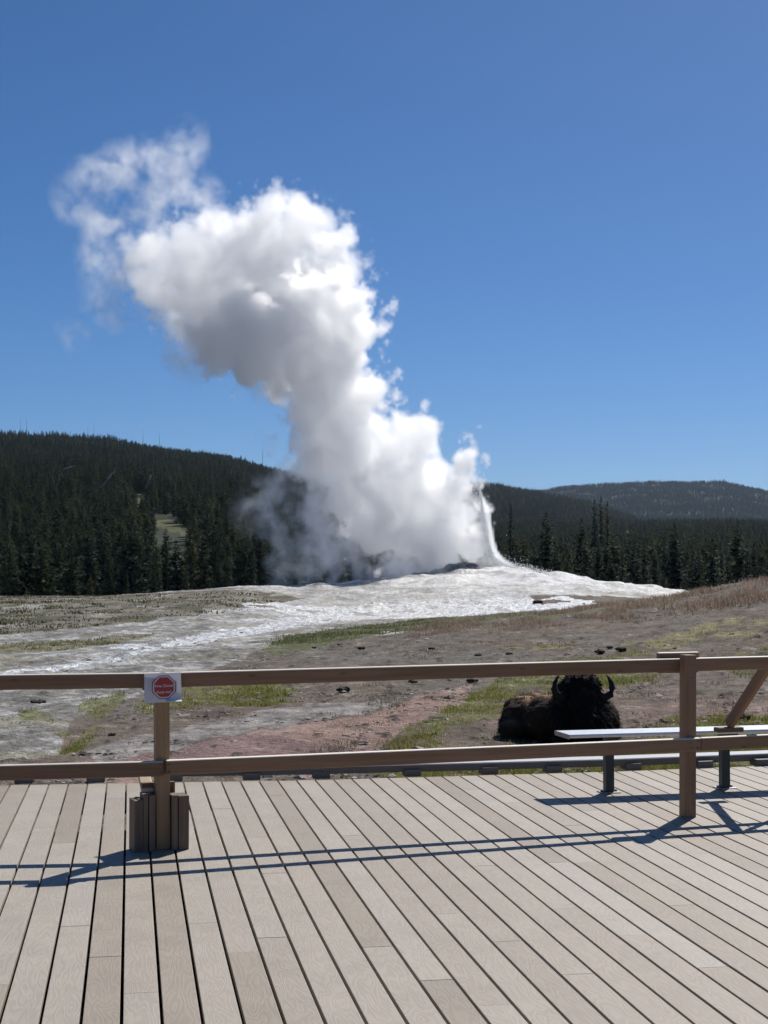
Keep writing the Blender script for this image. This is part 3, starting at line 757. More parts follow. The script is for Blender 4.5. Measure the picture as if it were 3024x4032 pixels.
# ------------------------------------------------------------------ clods, stones, grass
def dark_mat(): return plain('dry_dung', (0.045, 0.034, 0.026), 0.9, scale=60, amt=0.3)
def build_clods():
    m = dark_mat(); r2 = np.random.default_rng(8)
    spots = [((1356, 2722), 0.22, 'dark crumbled dung heap left of the bison below the top rail'), ((1628, 2690), 0.13, 'round dark dung pat just under the top rail near mid picture'),
             ((1880, 2585), 0.16, 'dark dung heap showing just above the top rail, left of the bison'), ((2364, 2572), 0.20, 'upright dark clod above the top rail over the bison'),
             ((2397, 2553), 0.12, 'flat dark pat on grey slope above the bison'), ((2440, 2562), 0.22, 'ragged row of dark clods on the slope left of the splice block'),
             ((1425, 2556), 0.16, 'dark clod on bare slope below the green strip'), ((1238, 2554), 0.10, 'small dark clod left on bare slope below the green strip'),
             ((1865, 2686), 0.16, 'dark pat below the top rail on pinkish soil left of the bison'), ((2120, 2374), 0.5, 'dark rock lying at the foot of the white geyser mound'),
             ((435, 2900), 0.10, 'small dark stone left of the fence post on pale ground'), ((150, 2774), 0.18, 'dark flat stone on the pale sinter at the left'),
             ((2930, 2832), 0.14, 'dark clod under the slanting brace'), ((1700, 2558), 0.14, 'dark clod on the slope above the rail, right of mid picture'), ((2005, 2580), 0.14, 'dark dung clod above the top rail, nearest left of the bison')]
    for (px, py), s, lab in spots:
        x, y = on_ground(px, py); z = float(terrain(x, y))
        bm = bmesh.new()
        for k in range(11):
            rr = bmesh.ops.create_icosphere(bm, subdivisions=2, radius=1)
            cx, cyy = r2.uniform(-0.42, 0.42) * s, r2.uniform(-0.42, 0.42) * s; q_ = r2.uniform(0.35, 1.0) * (1.0 if k > 2 else 1.25)
            for v in rr['verts']:
                f = (1 + 0.75 * float(perlin(v.co.x * 1.7 + k * 3.3, v.co.y * 1.7 + v.co.z * 1.3, 401 + k))) * q_
                v.co = Vector((v.co.x * s * 0.30 * f + cx, v.co.y * s * 0.30 * f + cyy, v.co.z * s * 0.24 * f + s * 0.06))
        me = bpy.data.meshes.new('dung_pat'); bm.to_mesh(me); bm.free()
        o = link('rock' if 'rock' in lab or 'stone' in lab else 'dung_pat', me, m, None, (x, y, z + 0.02))
        tag(o, lab, 'rock' if 'rock' in lab or 'stone' in lab else 'dung', 'clods and stones on the slope')
build_clods()

def build_grass():
    r2 = np.random.default_rng(21)
    V = []; C = []; nb = 0
    def scatter(n, x0, x1, y0, y1, maskf, h0, h1, col, spread, blades, wid=0.005):
        # even over the picture rather than over the ground, so that near and far patches are equally full
        a = r2.uniform(x0, x1, n); ly = r2.uniform(1 / y1, 1 / y0, n); y = 1 / ly; x = a * y
        k = maskf(x, y); x, y = x[k], y[k]
        z = terrain(x, y)
        for b in range(blades):
            m_ = len(x); t = r2.uniform(0, 2 * math.pi, m_); h = r2.uniform(h0, h1, m_)
            ox = x + r2.normal(0, spread, m_); oy = y + r2.normal(0, spread, m_)
            lean = r2.normal(0, 0.45, (m_, 2)) * h[:, None]
            wd = wid * (1 + y / 14.0); px_, py_ = np.cos(t) * wd, np.sin(t) * wd
            tri = np.stack([np.stack([ox - px_, oy - py_, z - 0.03], 1), np.stack([ox + px_, oy + py_, z - 0.03], 1), np.stack([ox + lean[:, 0], oy + lean[:, 1], z + h], 1)], 1)
            V.append(tri.reshape(-1, 3)); cc = np.array(col)[None] * r2.uniform(0.6, 1.5, (m_, 1)) * (1 + r2.normal(0, 0.1, (m_, 3)))
            C.append(np.repeat(np.clip(cc, 0.005, 0.6), 3, 0))
    def mk(name, thr=0.0, sc=0.7, seed=0):
        def f(x, y):
            m = masks(x, y)[name]
            return m & (fbm(x / sc, y / (sc * 1.6), 3, 500 + seed) > thr)
        return f
    scatter(80000, -0.30, 0.32, 12.3, 48, mk('green', -0.22), 0.015, 0.05, (0.205, 0.205, 0.055), 0.06, 5, 0.0032)
    scatter(6000, -0.30, 0.32, 12.3, 48, mk('green', 0.15, 0.5, 3), 0.03, 0.09, (0.12, 0.135, 0.04), 0.05, 6, 0.0035)
    scatter(12000, -0.1, 0.32, 20, 50, mk('yellow', 0.0), 0.02, 0.06, (0.27, 0.24, 0.10), 0.06, 4, 0.0035)
    scatter(12000, -0.2, 0.05, 40, 75, mk('strip', -0.3), 0.02, 0.065, (0.125, 0.138, 0.060), 0.2, 4, 0.004)
    scatter(9000, -0.34, -0.08, 48, 100, mk('meadow', 0.16, 1.3, 5), 0.02, 0.07, (0.145, 0.135, 0.080), 0.35, 5, 0.006)
    scatter(700, -0.34, -0.08, 48, 98, mk('meadow', 0.05, 2.0, 6), 0.04, 0.11, (0.075, 0.075, 0.045), 0.30, 14, 0.008)
    scatter(4000, -0.34, -0.14, 40, 62, mk('olive', -0.1), 0.03, 0.09, (0.18, 0.17, 0.095), 0.12, 4, 0.004)
    # dry seed heads along the crest of the near slope
    scatter(10000, 0.02, 0.34, 39, 50, lambda x, y: fbm(x / 1.5, y / 3, 3, 77) > 0.05, 0.04, 0.13, (0.27, 0.205, 0.155), 0.18, 4, 0.003)
    scatter(1500, 0.15, 0.34, 40, 47, lambda x, y: fbm(x / 1.0, y / 2, 3, 78) > 0.1, 0.12, 0.26, (0.29, 0.22, 0.16), 0.10, 5, 0.003)
    scatter(9000, -0.05, 0.34, 13, 40, lambda x, y: ~masks(x, y)['sinter'] & (fbm(x / 0.8, y / 1.5, 3, 79) > 0.18), 0.015, 0.05, (0.165, 0.145, 0.085), 0.05, 4, 0.003)
    V = np.concatenate(V); C = np.concatenate(C)
    me = mesh_np('grass', V, np.arange(len(V)).reshape(-1, 3))
    a = me.attributes.new('tint', 'FLOAT_COLOR', 'POINT'); a.data.foreach_set('color', np.concatenate([C, np.ones((len(C), 1))], 1).astype(np.float32).ravel())
    m = N('grass_blades'); m.base(m.attr('tint')); m.set(Roughness=0.7); m.b.inputs['Specular IOR Level'].default_value = 0.2
    tr = m.node('ShaderNodeBsdfTranslucent'); m.l.new(m.attr('tint'), tr.inputs[0])
    mx = m.node('ShaderNodeMixShader', j0=0.45); m.l.new(m.b.outputs[0], mx.inputs[1]); m.l.new(tr.outputs[0], mx.inputs[2]); m.l.new(mx.outputs[0], m.out.inputs[0])
    tag(link('grass', me, m.m), 'short green and dry grass tufts growing on the slopes and flats', 'grass', kind='stuff')
    # small stones and crumbs
    n = 14000; a_ = r2.uniform(-0.3, 0.32, n); y = 1 / r2.uniform(1 / 50, 1 / 12.6, n); x = a_ * y
    k = (fbm(x / 1.2, y / 2.2, 3, 83) > 0.0); x, y = x[k], y[k]; n = len(x); z = terrain(x, y)
    s = np.minimum(r2.gamma(1.6, 0.006, n) + 0.006, 0.045) * (1 + y / 60)
    oc = np.array([(1, 0, 0), (0.1, 0.9, 0.05), (-0.9, 0.1, 0), (0, -0.9, 0), (0.35, 0.3, 0.5), (-0.4, -0.2, 0.45)])
    of = np.array([(0, 1, 4), (1, 2, 5), (1, 5, 4), (2, 3, 5), (3, 0, 4), (3, 4, 5)])
    t = r2.uniform(0, 6.28, n); ct, st_ = np.cos(t), np.sin(t)
    P = oc[None] * s[:, None, None] * r2.uniform(0.7, 1.3, (n, 6, 1)) * np.array([1.5, 1.2, 0.8])
    Q = np.stack([P[..., 0] * ct[:, None] - P[..., 1] * st_[:, None], P[..., 0] * st_[:, None] + P[..., 1] * ct[:, None], P[..., 2]], -1)
    Q = Q + np.stack([x, y, z + 0.005], 1)[:, None, :]
    Fs = (of[None] + (np.arange(n) * 6)[:, None, None]).reshape(-1, 3)
    me = mesh_np('pebbles', Q.reshape(-1, 3), Fs)
    c = np.where(r2.random((n, 1)) < 0.6, np.array([[0.06, 0.05, 0.042]]), np.array([[0.33, 0.30, 0.27]])) * r2.uniform(0.6, 1.3, (n, 1))
    a = me.attributes.new('tint', 'FLOAT_COLOR', 'POINT'); a.data.foreach_set('color', np.repeat(np.concatenate([c, np.ones((n, 1))], 1), 6, 0).astype(np.float32).ravel())
    m = N('crumbs'); m.base(m.attr('tint')); m.set(Roughness=0.9)
    tag(link('pebbles', me, m.m), 'dark crumbs and pale pebbles strewn over the bare soil', 'pebbles', kind='stuff')
build_grass()

# ------------------------------------------------------------------ conifers
M_NEEDLE = N('conifer_needles')
def needle_mat():
    m = M_NEEDLE; rnd = m.rand(); n = m.noise(m.pos(), 0.9, 3, 0.6)
    c = m.ramp(rnd, [(0.0, (0.018, 0.035, 0.018)), (0.45, (0.029, 0.050, 0.023)), (0.8, (0.050, 0.070, 0.028)), (1.0, (0.100, 0.102, 0.040))])
    k = m.math('MULTIPLY_ADD', n, 1.0, 0.5)
    cc = m.mix(1.0, c, m.node('ShaderNodeCombineColor', j0=k, j1=k, j2=k).outputs[0], 'MULTIPLY')
    m.base(cc); m.set(Roughness=0.75); m.b.inputs['Specular IOR Level'].default_value = 0.12
    tr = m.node('ShaderNodeBsdfTranslucent'); m.l.new(cc, tr.inputs[0])
    mx = m.node('ShaderNodeMixShader', j0=0.3); m.l.new(m.b.outputs[0], mx.inputs[1]); m.l.new(tr.outputs[0], mx.inputs[2]); m.l.new(mx.outputs[0], m.out.inputs[0])
needle_mat()
M_BARK = plain('conifer_bark', (0.075, 0.058, 0.046), 0.9, scale=6, amt=0.3)
M_SNAG = plain('bleached_wood', (0.30, 0.28, 0.26), 0.85, scale=6, amt=0.2)

def conifer_meshes(i, H=10.0, Rm=1.7, bare=0.10, levels=34, per=8, power=0.75, sub=6):
    r2 = np.random.default_rng(900 + i); V = []; F = []
    for l in range(levels):
        t = (l + r2.uniform(-0.3, 0.3)) / levels
        t = min(max(t, 0), 0.985); z = H * (bare + (1 - bare) * t)
        prof = (1 - t) ** power * (0.55 + 0.45 * min(1, t / 0.12)) * Rm + 0.10
        for b in range(per if t < 0.8 else 4):
            if r2.random() < 0.10: continue
            a = r2.uniform(0, 2 * math.pi); L = prof * r2.uniform(0.55, 1.18)
            d = np.array([math.cos(a), math.sin(a), 0]); sd_ = np.array([-d[1], d[0], 0])
            droop = r2.uniform(-0.38, 0.10) + 0.35 * t
            for s in range(sub):
                f = (s + 0.6 + r2.uniform(-0.3, 0.3)) / sub
                c = d * L * f * 0.8 + np.array([0, 0, z + droop * L * f])
                ln = L * r2.uniform(0.22, 0.38) + 0.12; wd = ln * r2.uniform(0.5, 0.85)
                ang = r2.normal(0, 0.75); dd = d * math.cos(ang) + sd_ * math.sin(ang) + np.array([0, 0, r2.normal(0.05, 0.35)])
                ss = np.cross(dd, np.array([r2.normal(0, .35), r2.normal(0, .35), 1.0])); ss /= np.linalg.norm(ss) + 1e-9
                k = len(V)
                V += [c - dd * ln * 0.15, c + dd * ln * 0.35 + ss * wd * 0.5 - np.array([0, 0, 0.10 * ln]), c + dd * ln, c + dd * ln * 0.35 - ss * wd * 0.5 - np.array([0, 0, 0.10 * ln])]
                F += [(k, k + 1, k + 2), (k, k + 2, k + 3)]
    for q in range(4):
        k = len(V); a = r2.uniform(0, 6.28); w = 0.07
        V += [np.array([math.cos(a) * w, math.sin(a) * w, H * 0.95]), np.array([-math.cos(a) * w, -math.sin(a) * w, H * 0.95]), np.array([0, 0, H * 1.03])]
        F += [(k, k + 1, k + 2)]
    crown = mesh_np('crown', np.array(V), np.array(F)); crown.materials.append(M_NEEDLE.m)
    trunk = tube_mesh('trunk', [(0, 0, -0.6), (0.03, 0, H * 0.3), (0, 0.03, H * 0.65), (0, 0, H * 0.97)], [0.17, 0.13, 0.08, 0.02], 7)
    trunk.materials.append(M_BARK)
    return crown, trunk
KINDS = [conifer_meshes(0, Rm=1.75), conifer_meshes(1, Rm=2.1, bare=0.04, power=0.7), conifer_meshes(2, Rm=1.35, bare=0.16, power=0.6),
         conifer_meshes(3, Rm=1.05, bare=0.08, power=0.85, per=6), conifer_meshes(4, Rm=2.4, bare=0.02, levels=26, power=0.62), conifer_meshes(5, Rm=1.5, bare=0.22, power=0.5, levels=28)]

def clear_of(x, y):
    g = np.zeros(x.shape, bool)
    for P in P_CLEAR:
        for d in range(0, 121 if P is P_CLEAR[0] else 41, 12): g |= in_poly(P, x * (y + d) / y, y + d)      # low growth in front of it too
    return g
TREES = []
def place_tree(x, y, h, kind, label, group, rz=None):
    t = empty('conifer_tree', (x, y, float(terrain(x, y)) - 0.1), random.uniform(0, 6.28)); t.scale = (h / 10 * random.uniform(0.9, 1.12),) * 2 + (h / 10,)
    tag(t, label, 'tree', group)
    cr, tk = KINDS[kind]
    c = link('crown', cr, None, t); link('trunk', tk, None, t); TREES.append(c)
    return t
def build_trees():
    r2 = np.random.default_rng(31)
    # a few trees one can tell apart
    solo = [((2903, 2350), 150, 9.4, 1, 'tall dark conifer standing out near the right edge of the picture'),
            ((2655, 2350), 150, 8.9, 1, 'broad dark conifer at the foot of the right forest, above the mound tip'),
            ((2150, 2330), 150, 10.2, 0, 'tall pointed conifer just right of the water jet'), ((2290, 2330), 152, 9.6, 2, 'pointed conifer second from the water jet in the front row'),
            ((2420, 2340), 155, 8.4, 4, 'bushy conifer in the middle of the right front row'),
            ((2130, 2330), 138, 4.3, 4, 'low rounded olive young conifer at the right base of the jet'), ((2610, 2350), 138, 3.6, 4, 'small olive young conifer at the foot of the right front row'),
            ((45, 2360), 132, 7.4, 4, 'broad olive green conifer at the left edge of the picture'), ((440, 2360), 136, 4.0, 4, 'short young conifer in front of the left tree wall'),
            ((520, 2360), 140, 10.6, 1, 'tall layered conifer in the middle of the left tree wall'), ((960, 2350), 140, 8.4, 1, 'broad conifer at the right end of the left tree wall before the steam'),
            ((2343, 2330), 232, 14.8, 3, 'tall narrow spire, left of a cluster above the right forest'), ((2368, 2330), 236, 15.2, 3, 'tall narrow spire, middle of a cluster above the right forest'), ((2392, 2330), 234, 14.4, 3, 'tall narrow spire, right of a cluster above the right forest'),
            ((2010, 2330), 215, 13.2, 3, 'narrow spire standing behind and right of the jet'), ((2805, 2330), 215, 10.6, 3, 'narrow spire rising between the broad conifers at right')]
    for (px, py), Y, h, k, lab in solo:
        x = (px - 1512) / FOC * Y; place_tree(x, Y, h * (0.8 if px < 1500 else 0.93), k, lab, None)
    n = 0; tries = 0
    pts = [(o.parent.location.x, o.parent.location.y) for o in TREES]
    while n < 284 and tries < 9000:
        tries += 1
        left = r2.random() < 0.56
        Y = 134 + 62 * r2.random() ** 1.25
        px = r2.uniform(-260, 1330) if left else r2.uniform(1880, 3250)
        if left and px > 1000 and Y < 140: continue
        x = (px - 1512) / FOC * Y
        if any((x - a) ** 2 + (Y - b) ** 2 < 1.5 ** 2 for a, b in pts): continue
        k = int(r2.choice(6, p=[.27, .2, .2, .1, .08, .15]))
        h = 2.8 + 4.4 * r2.random() ** 0.85 + (Y - 134) * 0.018
        if k == 4: h *= 0.62
        look = ('pointed', 'broad layered', 'thin-crowned', 'narrow spire-like', 'low bushy', 'bare-stemmed')[k]
        where = ('near the left edge of the picture' if px < 420 else 'in the middle of the left tree wall' if px < 850 else 'next to the steam at left') if left else ('right behind the water jet' if px < 2250 else 'in the middle of the right tree wall' if px < 2700 else 'towards the right edge of the picture')
        h *= 1.10 if left else 0.96
        place_tree(x, Y, h, k, look + ' dark conifer in the forest front ' + where,
                   'front rows of the left forest' if left else 'front rows of the right forest')
        pts.append((x, Y)); n += 1
    # the forest behind them, one mass
    src = []
    for k in range(6):
        for c in TREES:
            if c.data == KINDS[k][0]: src.append(c); break
    def mass(name, label, n, a0, a1, r0, r1, hmin, hmax, expo=1.0, probs=None):
        a = r2.uniform(a0, a1, n); Y = (r0 ** expo + r2.random(n) * (r1 ** expo - r0 ** expo)) ** (1 / expo); x = a * Y
        k = ~clear_of(x, Y)
        open_ = fbm(x / 25, Y / 25, 2, 611) > 0.42
        k &= ~(open_ & (r2.random(n) < 0.6))
        x, Y = x[k], Y[k]; z = terrain(x, Y) - 0.2; n = len(x)
        me = bpy.data.meshes.new(name); me.vertices.add(n); me.vertices.foreach_set('co', np.stack([x, Y, z], 1).astype(np.float32).ravel())
        s = (hmin + (hmax - hmin) * r2.beta(2.0, 2.2, n)) / 10
        for nm, ty, arr in (('size', 'FLOAT', s), ('turn', 'FLOAT', r2.uniform(0, 6.28, n))):
            at_ = me.attributes.new(nm, ty, 'POINT'); at_.data.foreach_set('value', arr.astype(np.float32))
        at_ = me.attributes.new('sort', 'INT', 'POINT'); at_.data.foreach_set('value', r2.choice(6, n, p=probs or [.27, .15, .24, .16, .03, .15]).astype(np.int32))
        o = link(name, me, None); tag(o, label, 'forest', kind='stuff')
        g = bpy.data.node_groups.new(name + '_nodes', 'GeometryNodeTree')
        g.interface.new_socket('Geometry', in_out='INPUT', socket_type='NodeSocketGeometry'); g.interface.new_socket('Geometry', in_out='OUTPUT', socket_type='NodeSocketGeometry')
        gi = g.nodes.new('NodeGroupInput'); go = g.nodes.new('NodeGroupOutput'); L = g.links
        jn = g.nodes.new('GeometryNodeJoinGeometry')
        for c in src:
            oi = g.nodes.new('GeometryNodeObjectInfo'); oi.inputs['Object'].default_value = c; oi.inputs['As Instance'].default_value = True
            L.new(oi.outputs['Geometry'], jn.inputs[0])
        ip = g.nodes.new('GeometryNodeInstanceOnPoints'); ip.inputs['Pick Instance'].default_value = True
        def na(nm, ty):
            x_ = g.nodes.new('GeometryNodeInputNamedAttribute'); x_.data_type = ty; x_.inputs[0].default_value = nm; return x_.outputs[0]
        L.new(gi.outputs[0], ip.inputs['Points']); L.new(jn.outputs[0], ip.inputs['Instance']); L.new(na('sort', 'INT'), ip.inputs['Instance Index'])
        cx = g.nodes.new('ShaderNodeCombineXYZ'); L.new(na('turn', 'FLOAT'), cx.inputs[2]); L.new(cx.outputs[0], ip.inputs['Rotation'])
        L.new(na('size', 'FLOAT'), ip.inputs['Scale']); L.new(ip.outputs[0], go.inputs[0])
        md = o.modifiers.new('trees', 'NODES'); md.node_group = g
        return o
    mass('hillside_forest', 'dark conifer forest covering the hillside behind the steam on the left', 30000, -0.34, 0.03, 188, 1420, 3.2, 8.8, 1.5)
    mass('valley_forest', 'conifer forest on the low ridge behind the right front rows', 18000, 0.0, 0.33, 185, 1250, 3, 8, 1.4)
    mass('ridge_forest', 'conifer forest on the dark ridge behind the water jet', 7000, -0.03, 0.17, 1250, 1980, 9, 13, 1.6)
    mass('distant_forest', 'pale distant forest on the flat-topped hill at the right', 26000, 0.06, 0.34, 2500, 4150, 9, 14, 1.8)
    # bleached dead trees on the left skyline
    for i, (px, Y, h, lab) in enumerate([(75, 1290, 20, 'thin dead trunk on the left skyline, nearest the picture edge'), (100, 1292, 21, 'thin dead trunk on the left skyline, second from the picture edge'), (342, 1288, 19, 'leaning dead trunk on the skyline left of a gap'),
                                         (366, 1288, 20, 'straight dead trunk on the skyline right of the leaning one'), (560, 1290, 20, 'lone dead trunk on the skyline above the hillside clearing'), (625, 1290, 19, 'short dead trunk on the skyline towards the steam'), (1032, 1290, 20, 'dead trunk on the skyline close to the steam')]):
        x = (px - 1512) / FOC * Y
        me = tube_mesh('snag', [(0, 0, -1), (0.1, 0, h * 0.5), (0.3 if i == 2 else 0.1, 0, h)], [0.2, 0.16, 0.06], 6)
        tag(link('snag', me, M_SNAG, None, (x, Y, float(terrain(x, Y)))), lab, 'dead tree', 'dead trees on the skyline')
    for px, py, L_, a, lab in [(412, 1978, 7, 0.9, 'pale fallen trunk on the dark left hillside'), (262, 1905, 4, 0.3, 'short pale fallen trunk high on the left hillside'), (582, 1966, 4, 1.2, 'pale broken trunk by the rock outcrop on the hillside')]:
        x, y = on_ground(px, py); y -= 6; x = (px - 1512) / FOC * y; z = float(terrain(x, y)) + 5.0
        me = tube_mesh('fallen_log', [(-L_ / 2 * math.cos(a), 0, -L_ / 2 * math.sin(a)), (L_ / 2 * math.cos(a), 0, L_ / 2 * math.sin(a))], [0.28, 0.18], 7)
        tag(link('fallen_log', me, M_SNAG, None, (x, y, z)), lab, 'log', 'pale logs on the left hillside')
build_trees()

# ------------------------------------------------------------------ geyser: cone, water jet, steam
GD = 100.0
def gp(px, py, dy=0.0): return at(px, py, GD + dy)
def build_cone():
    bm = bmesh.new(); r2 = np.random.default_rng(71)
    for px, py, w, h, dy in ((1795, 2242, 1.1, 0.75, -1.5), (1860, 2236, 0.8, 0.6, -1.2), (1735, 2256, 0.9, 0.5, -1.8), (1660, 2268, 1.0, 0.45, -2.2), (1900, 2246, 0.9, 0.45, -1.8)):
        p = gp(px, py, dy); rr = bmesh.ops.create_icosphere(bm, subdivisions=4, radius=1)
        for v in rr['verts']:
            f = 1 + 0.25 * float(fbm(v.co.x * 1.6 + px, v.co.y * 1.6 + v.co.z, 3, 700)) + 0.12 * float(perlin(v.co.x * 6, v.co.z * 6 + v.co.y * 5, 705))
            v.co = Vector((p[0] + v.co.x * w * f, p[1] + v.co.y * w * f, p[2] - h * 0.5 + v.co.z * h * f))
    me = bpy.data.meshes.new('sinter_cone'); bm.to_mesh(me); bm.free()
    for q in me.polygons: q.use_smooth = True
    tag(link('sinter_cone', me, plain('grey_sinter', (0.22, 0.21, 0.20), 0.6, scale=3, amt=0.3)), 'lumpy grey sinter cone at the base of the water jet', 'geyser cone')
build_cone()

def build_jet():
    r2 = np.random.default_rng(72); P = []; S = []
    edge = np.array([(1885, 1905), (1893, 1960), (1903, 2030), (1914, 2095), (1926, 2160), (1943, 2205), (1968, 2232)], float)
    def sample(path, n, sx, top=0.0):
        t = r2.random(n) ** (1 / (1 + top)) * (len(path) - 1.001); i = t.astype(int); f = t - i
        p = path[i] * (1 - f)[:, None] + path[i + 1] * f[:, None]
        w = sx * (0.35 + 0.65 * t / len(path))
        return p[:, 0] + r2.normal(0, 1, n) * w, p[:, 1] + r2.normal(0, 6, n)
    x, y = sample(edge, 2200, 7.0); P.append(np.stack([x, y, r2.normal(0, 0.7, len(x)), r2.uniform(0.012, 0.03, len(x))], 1))
    x, y = sample(edge - np.array([12, 0]), 900, 14.0, 0.6); P.append(np.stack([x, y, r2.normal(0, 1.0, len(x)), r2.uniform(0.010, 0.025, len(x))], 1))
    top = np.array([(1880, 1880), (1888, 1940)], float); x, y = sample(top, 80, 6, 1.0); P.append(np.stack([x, y, r2.normal(0, .5, len(x)), r2.uniform(0.012, 0.03, len(x))], 1))
    n = 1600; u = r2.random(n) ** 1.6; x = 1945 + u * 240; y = 2222 + u * 42 - r2.exponential(9, n) * (1 - u * 0.6); P.append(np.stack([x, y, r2.normal(-0.5, 1.2, n), r2.uniform(0.012, 0.03, n)], 1))
    P = np.concatenate(P); n = len(P)
    C = np.array([gp(a, b, c) for a, b, c, _ in P]); s = P[:, 3]
    oc = np.array([(1, 0, 0), (-.5, .87, 0), (-.5, -.87, 0), (0, 0, 2.0), (0, 0, -2.0)]); of = np.array([(0, 1, 3), (1, 2, 3), (2, 0, 3), (1, 0, 4), (2, 1, 4), (0, 2, 4)])
    V = C[:, None, :] + oc[None] * s[:, None, None] * r2.uniform(0.7, 1.4, (n, 5, 1)); F = (of[None] + (np.arange(n) * 5)[:, None, None]).reshape(-1, 3)
    me = mesh_np('geyser_jet', V.reshape(-1, 3), F, True)
    m = N('boiling_water'); m.base((0.82, 0.84, 0.86)); m.set(Roughness=0.25); m.b.inputs['Specular IOR Level'].default_value = 0.8
    tr = m.node('ShaderNodeBsdfTranslucent'); tr.inputs[0].default_value = (0.9, 0.92, 0.94, 1)
    mx = m.node('ShaderNodeMixShader', j0=0.5); m.l.new(m.b.outputs[0], mx.inputs[1]); m.l.new(tr.outputs[0], mx.inputs[2]); m.l.new(mx.outputs[0], m.out.inputs[0])
    o = link('geyser_jet', me, m.m); tag(o, 'bright white jet of erupting water at the right side of the steam', 'water jet')
build_jet()

# spheres: x, y, radius in pixels of a 1659-wide view of the photograph, depth offset in metres
STEAM_MAIN = [(1003, 1008, 24, 0), (980, 1048, 38, 0), (978, 1110, 38, 0), (945, 1110, 66, 1), (900, 1075, 82, 0), (872, 1005, 48, -1), (890, 940, 36, -2), (922, 955, 20, -2), (932, 968, 14, -2), (842, 950, 40, -1), (845, 1110, 88, 1), (975, 1178, 38, 0), (930, 1180, 58, 0),
    (800, 1040, 78, 0), (755, 985, 76, 0), (715, 945, 64, 1), (705, 1000, 48, 0), (775, 910, 46, -1), (735, 872, 66, 0), (798, 850, 32, -2), (690, 890, 50, 1), (702, 822, 72, 0), (752, 762, 46, -1), (684, 760, 86, 0), (602, 765, 72, 0), (540, 775, 50, 0), (485, 775, 36, 1), (620, 800, 38, -1), (782, 692, 36, -2), (735, 655, 56, -2), (690, 660, 60, -2), (640, 700, 80, -1), (560, 715, 80, -1), (485, 735, 56, 0)]
STEAM_UPPER = [(700, 560, 66, 3), (650, 500, 66, 3), (600, 488, 62, 3), (540, 515, 64, 3), (480, 530, 66, 3), (420, 555, 72, 3), (362, 565, 64, 3), (322, 545, 46, 3), (335, 600, 54, 3), (400, 620, 76, 3), (480, 620, 88, 3), (580, 600, 92, 3), (650, 610, 72, 3), (718, 522, 40, 3), (738, 572, 34, 3), (390, 672, 40, 3), (440, 690, 60, 2), (520, 680, 70, 2), (430, 745, 36, 2)]
STEAM_WISP = [(158, 432, 40, 2), (200, 392, 42, 2), (262, 372, 50, 2), (330, 352, 46, 2), (402, 318, 36, 2), (392, 400, 54, 2), (330, 420, 40, 2), (430, 432, 42, 2), (230, 482, 48, 2), (222, 560, 46, 2), (240, 602, 50, 2), (212, 642, 38, 2), (245, 665, 38, 2), (290, 640, 44, 2), (390, 755, 34, 1), (425, 790, 32, 1), (152, 722, 20, 2), (560, 820, 36, 0), (300, 470, 40, 2), (410, 290, 24, 2)]
STEAM_MIST = [(570, 1122, 46, -2), (598, 1082, 58, -2), (640, 1142, 58, -2), (622, 1182, 56, -2), (700, 1182, 78, -2), (680, 1102, 56, -1), (760, 1202, 78, -2), (822, 1182, 78, -2), (862, 1225, 58, -2), (722, 1240, 46, -3), (668, 1228, 44, -3), (572, 952, 26, 0), (560, 1062, 36, -1), (640, 1042, 46, 0), (610, 990, 34, 0), (940, 1228, 44, -2), (600, 1262, 26, -4), (540, 1105, 28, -2), (1060, 1225, 20, -1)]
STEAM_JET = [(1037, 1062, 3, 0), (1042, 1080, 5, 0), (1046, 1100, 7, 0), (1049, 1120, 8, 0), (1052, 1140, 8, 0), (1055, 1160, 8, 0), (1058, 1178, 9, 0), (1063, 1195, 9, 0), (1069, 1208, 10, 0), (1078, 1217, 10, 0), (1092, 1223, 9, 0), (1110, 1228, 7, 0)]
STEAM_SHEET = [(1002, 1100, 30, 0), (998, 1065, 24, 0), (1018, 1075, 16, 0), (1026, 1085, 16, 0), (1030, 1115, 19, 0), (1032, 1150, 22, 0), (1036, 1185, 24, 0), (1042, 1208, 22, 0), (1010, 1150, 26, 0), (1014, 1190, 28, 0)]
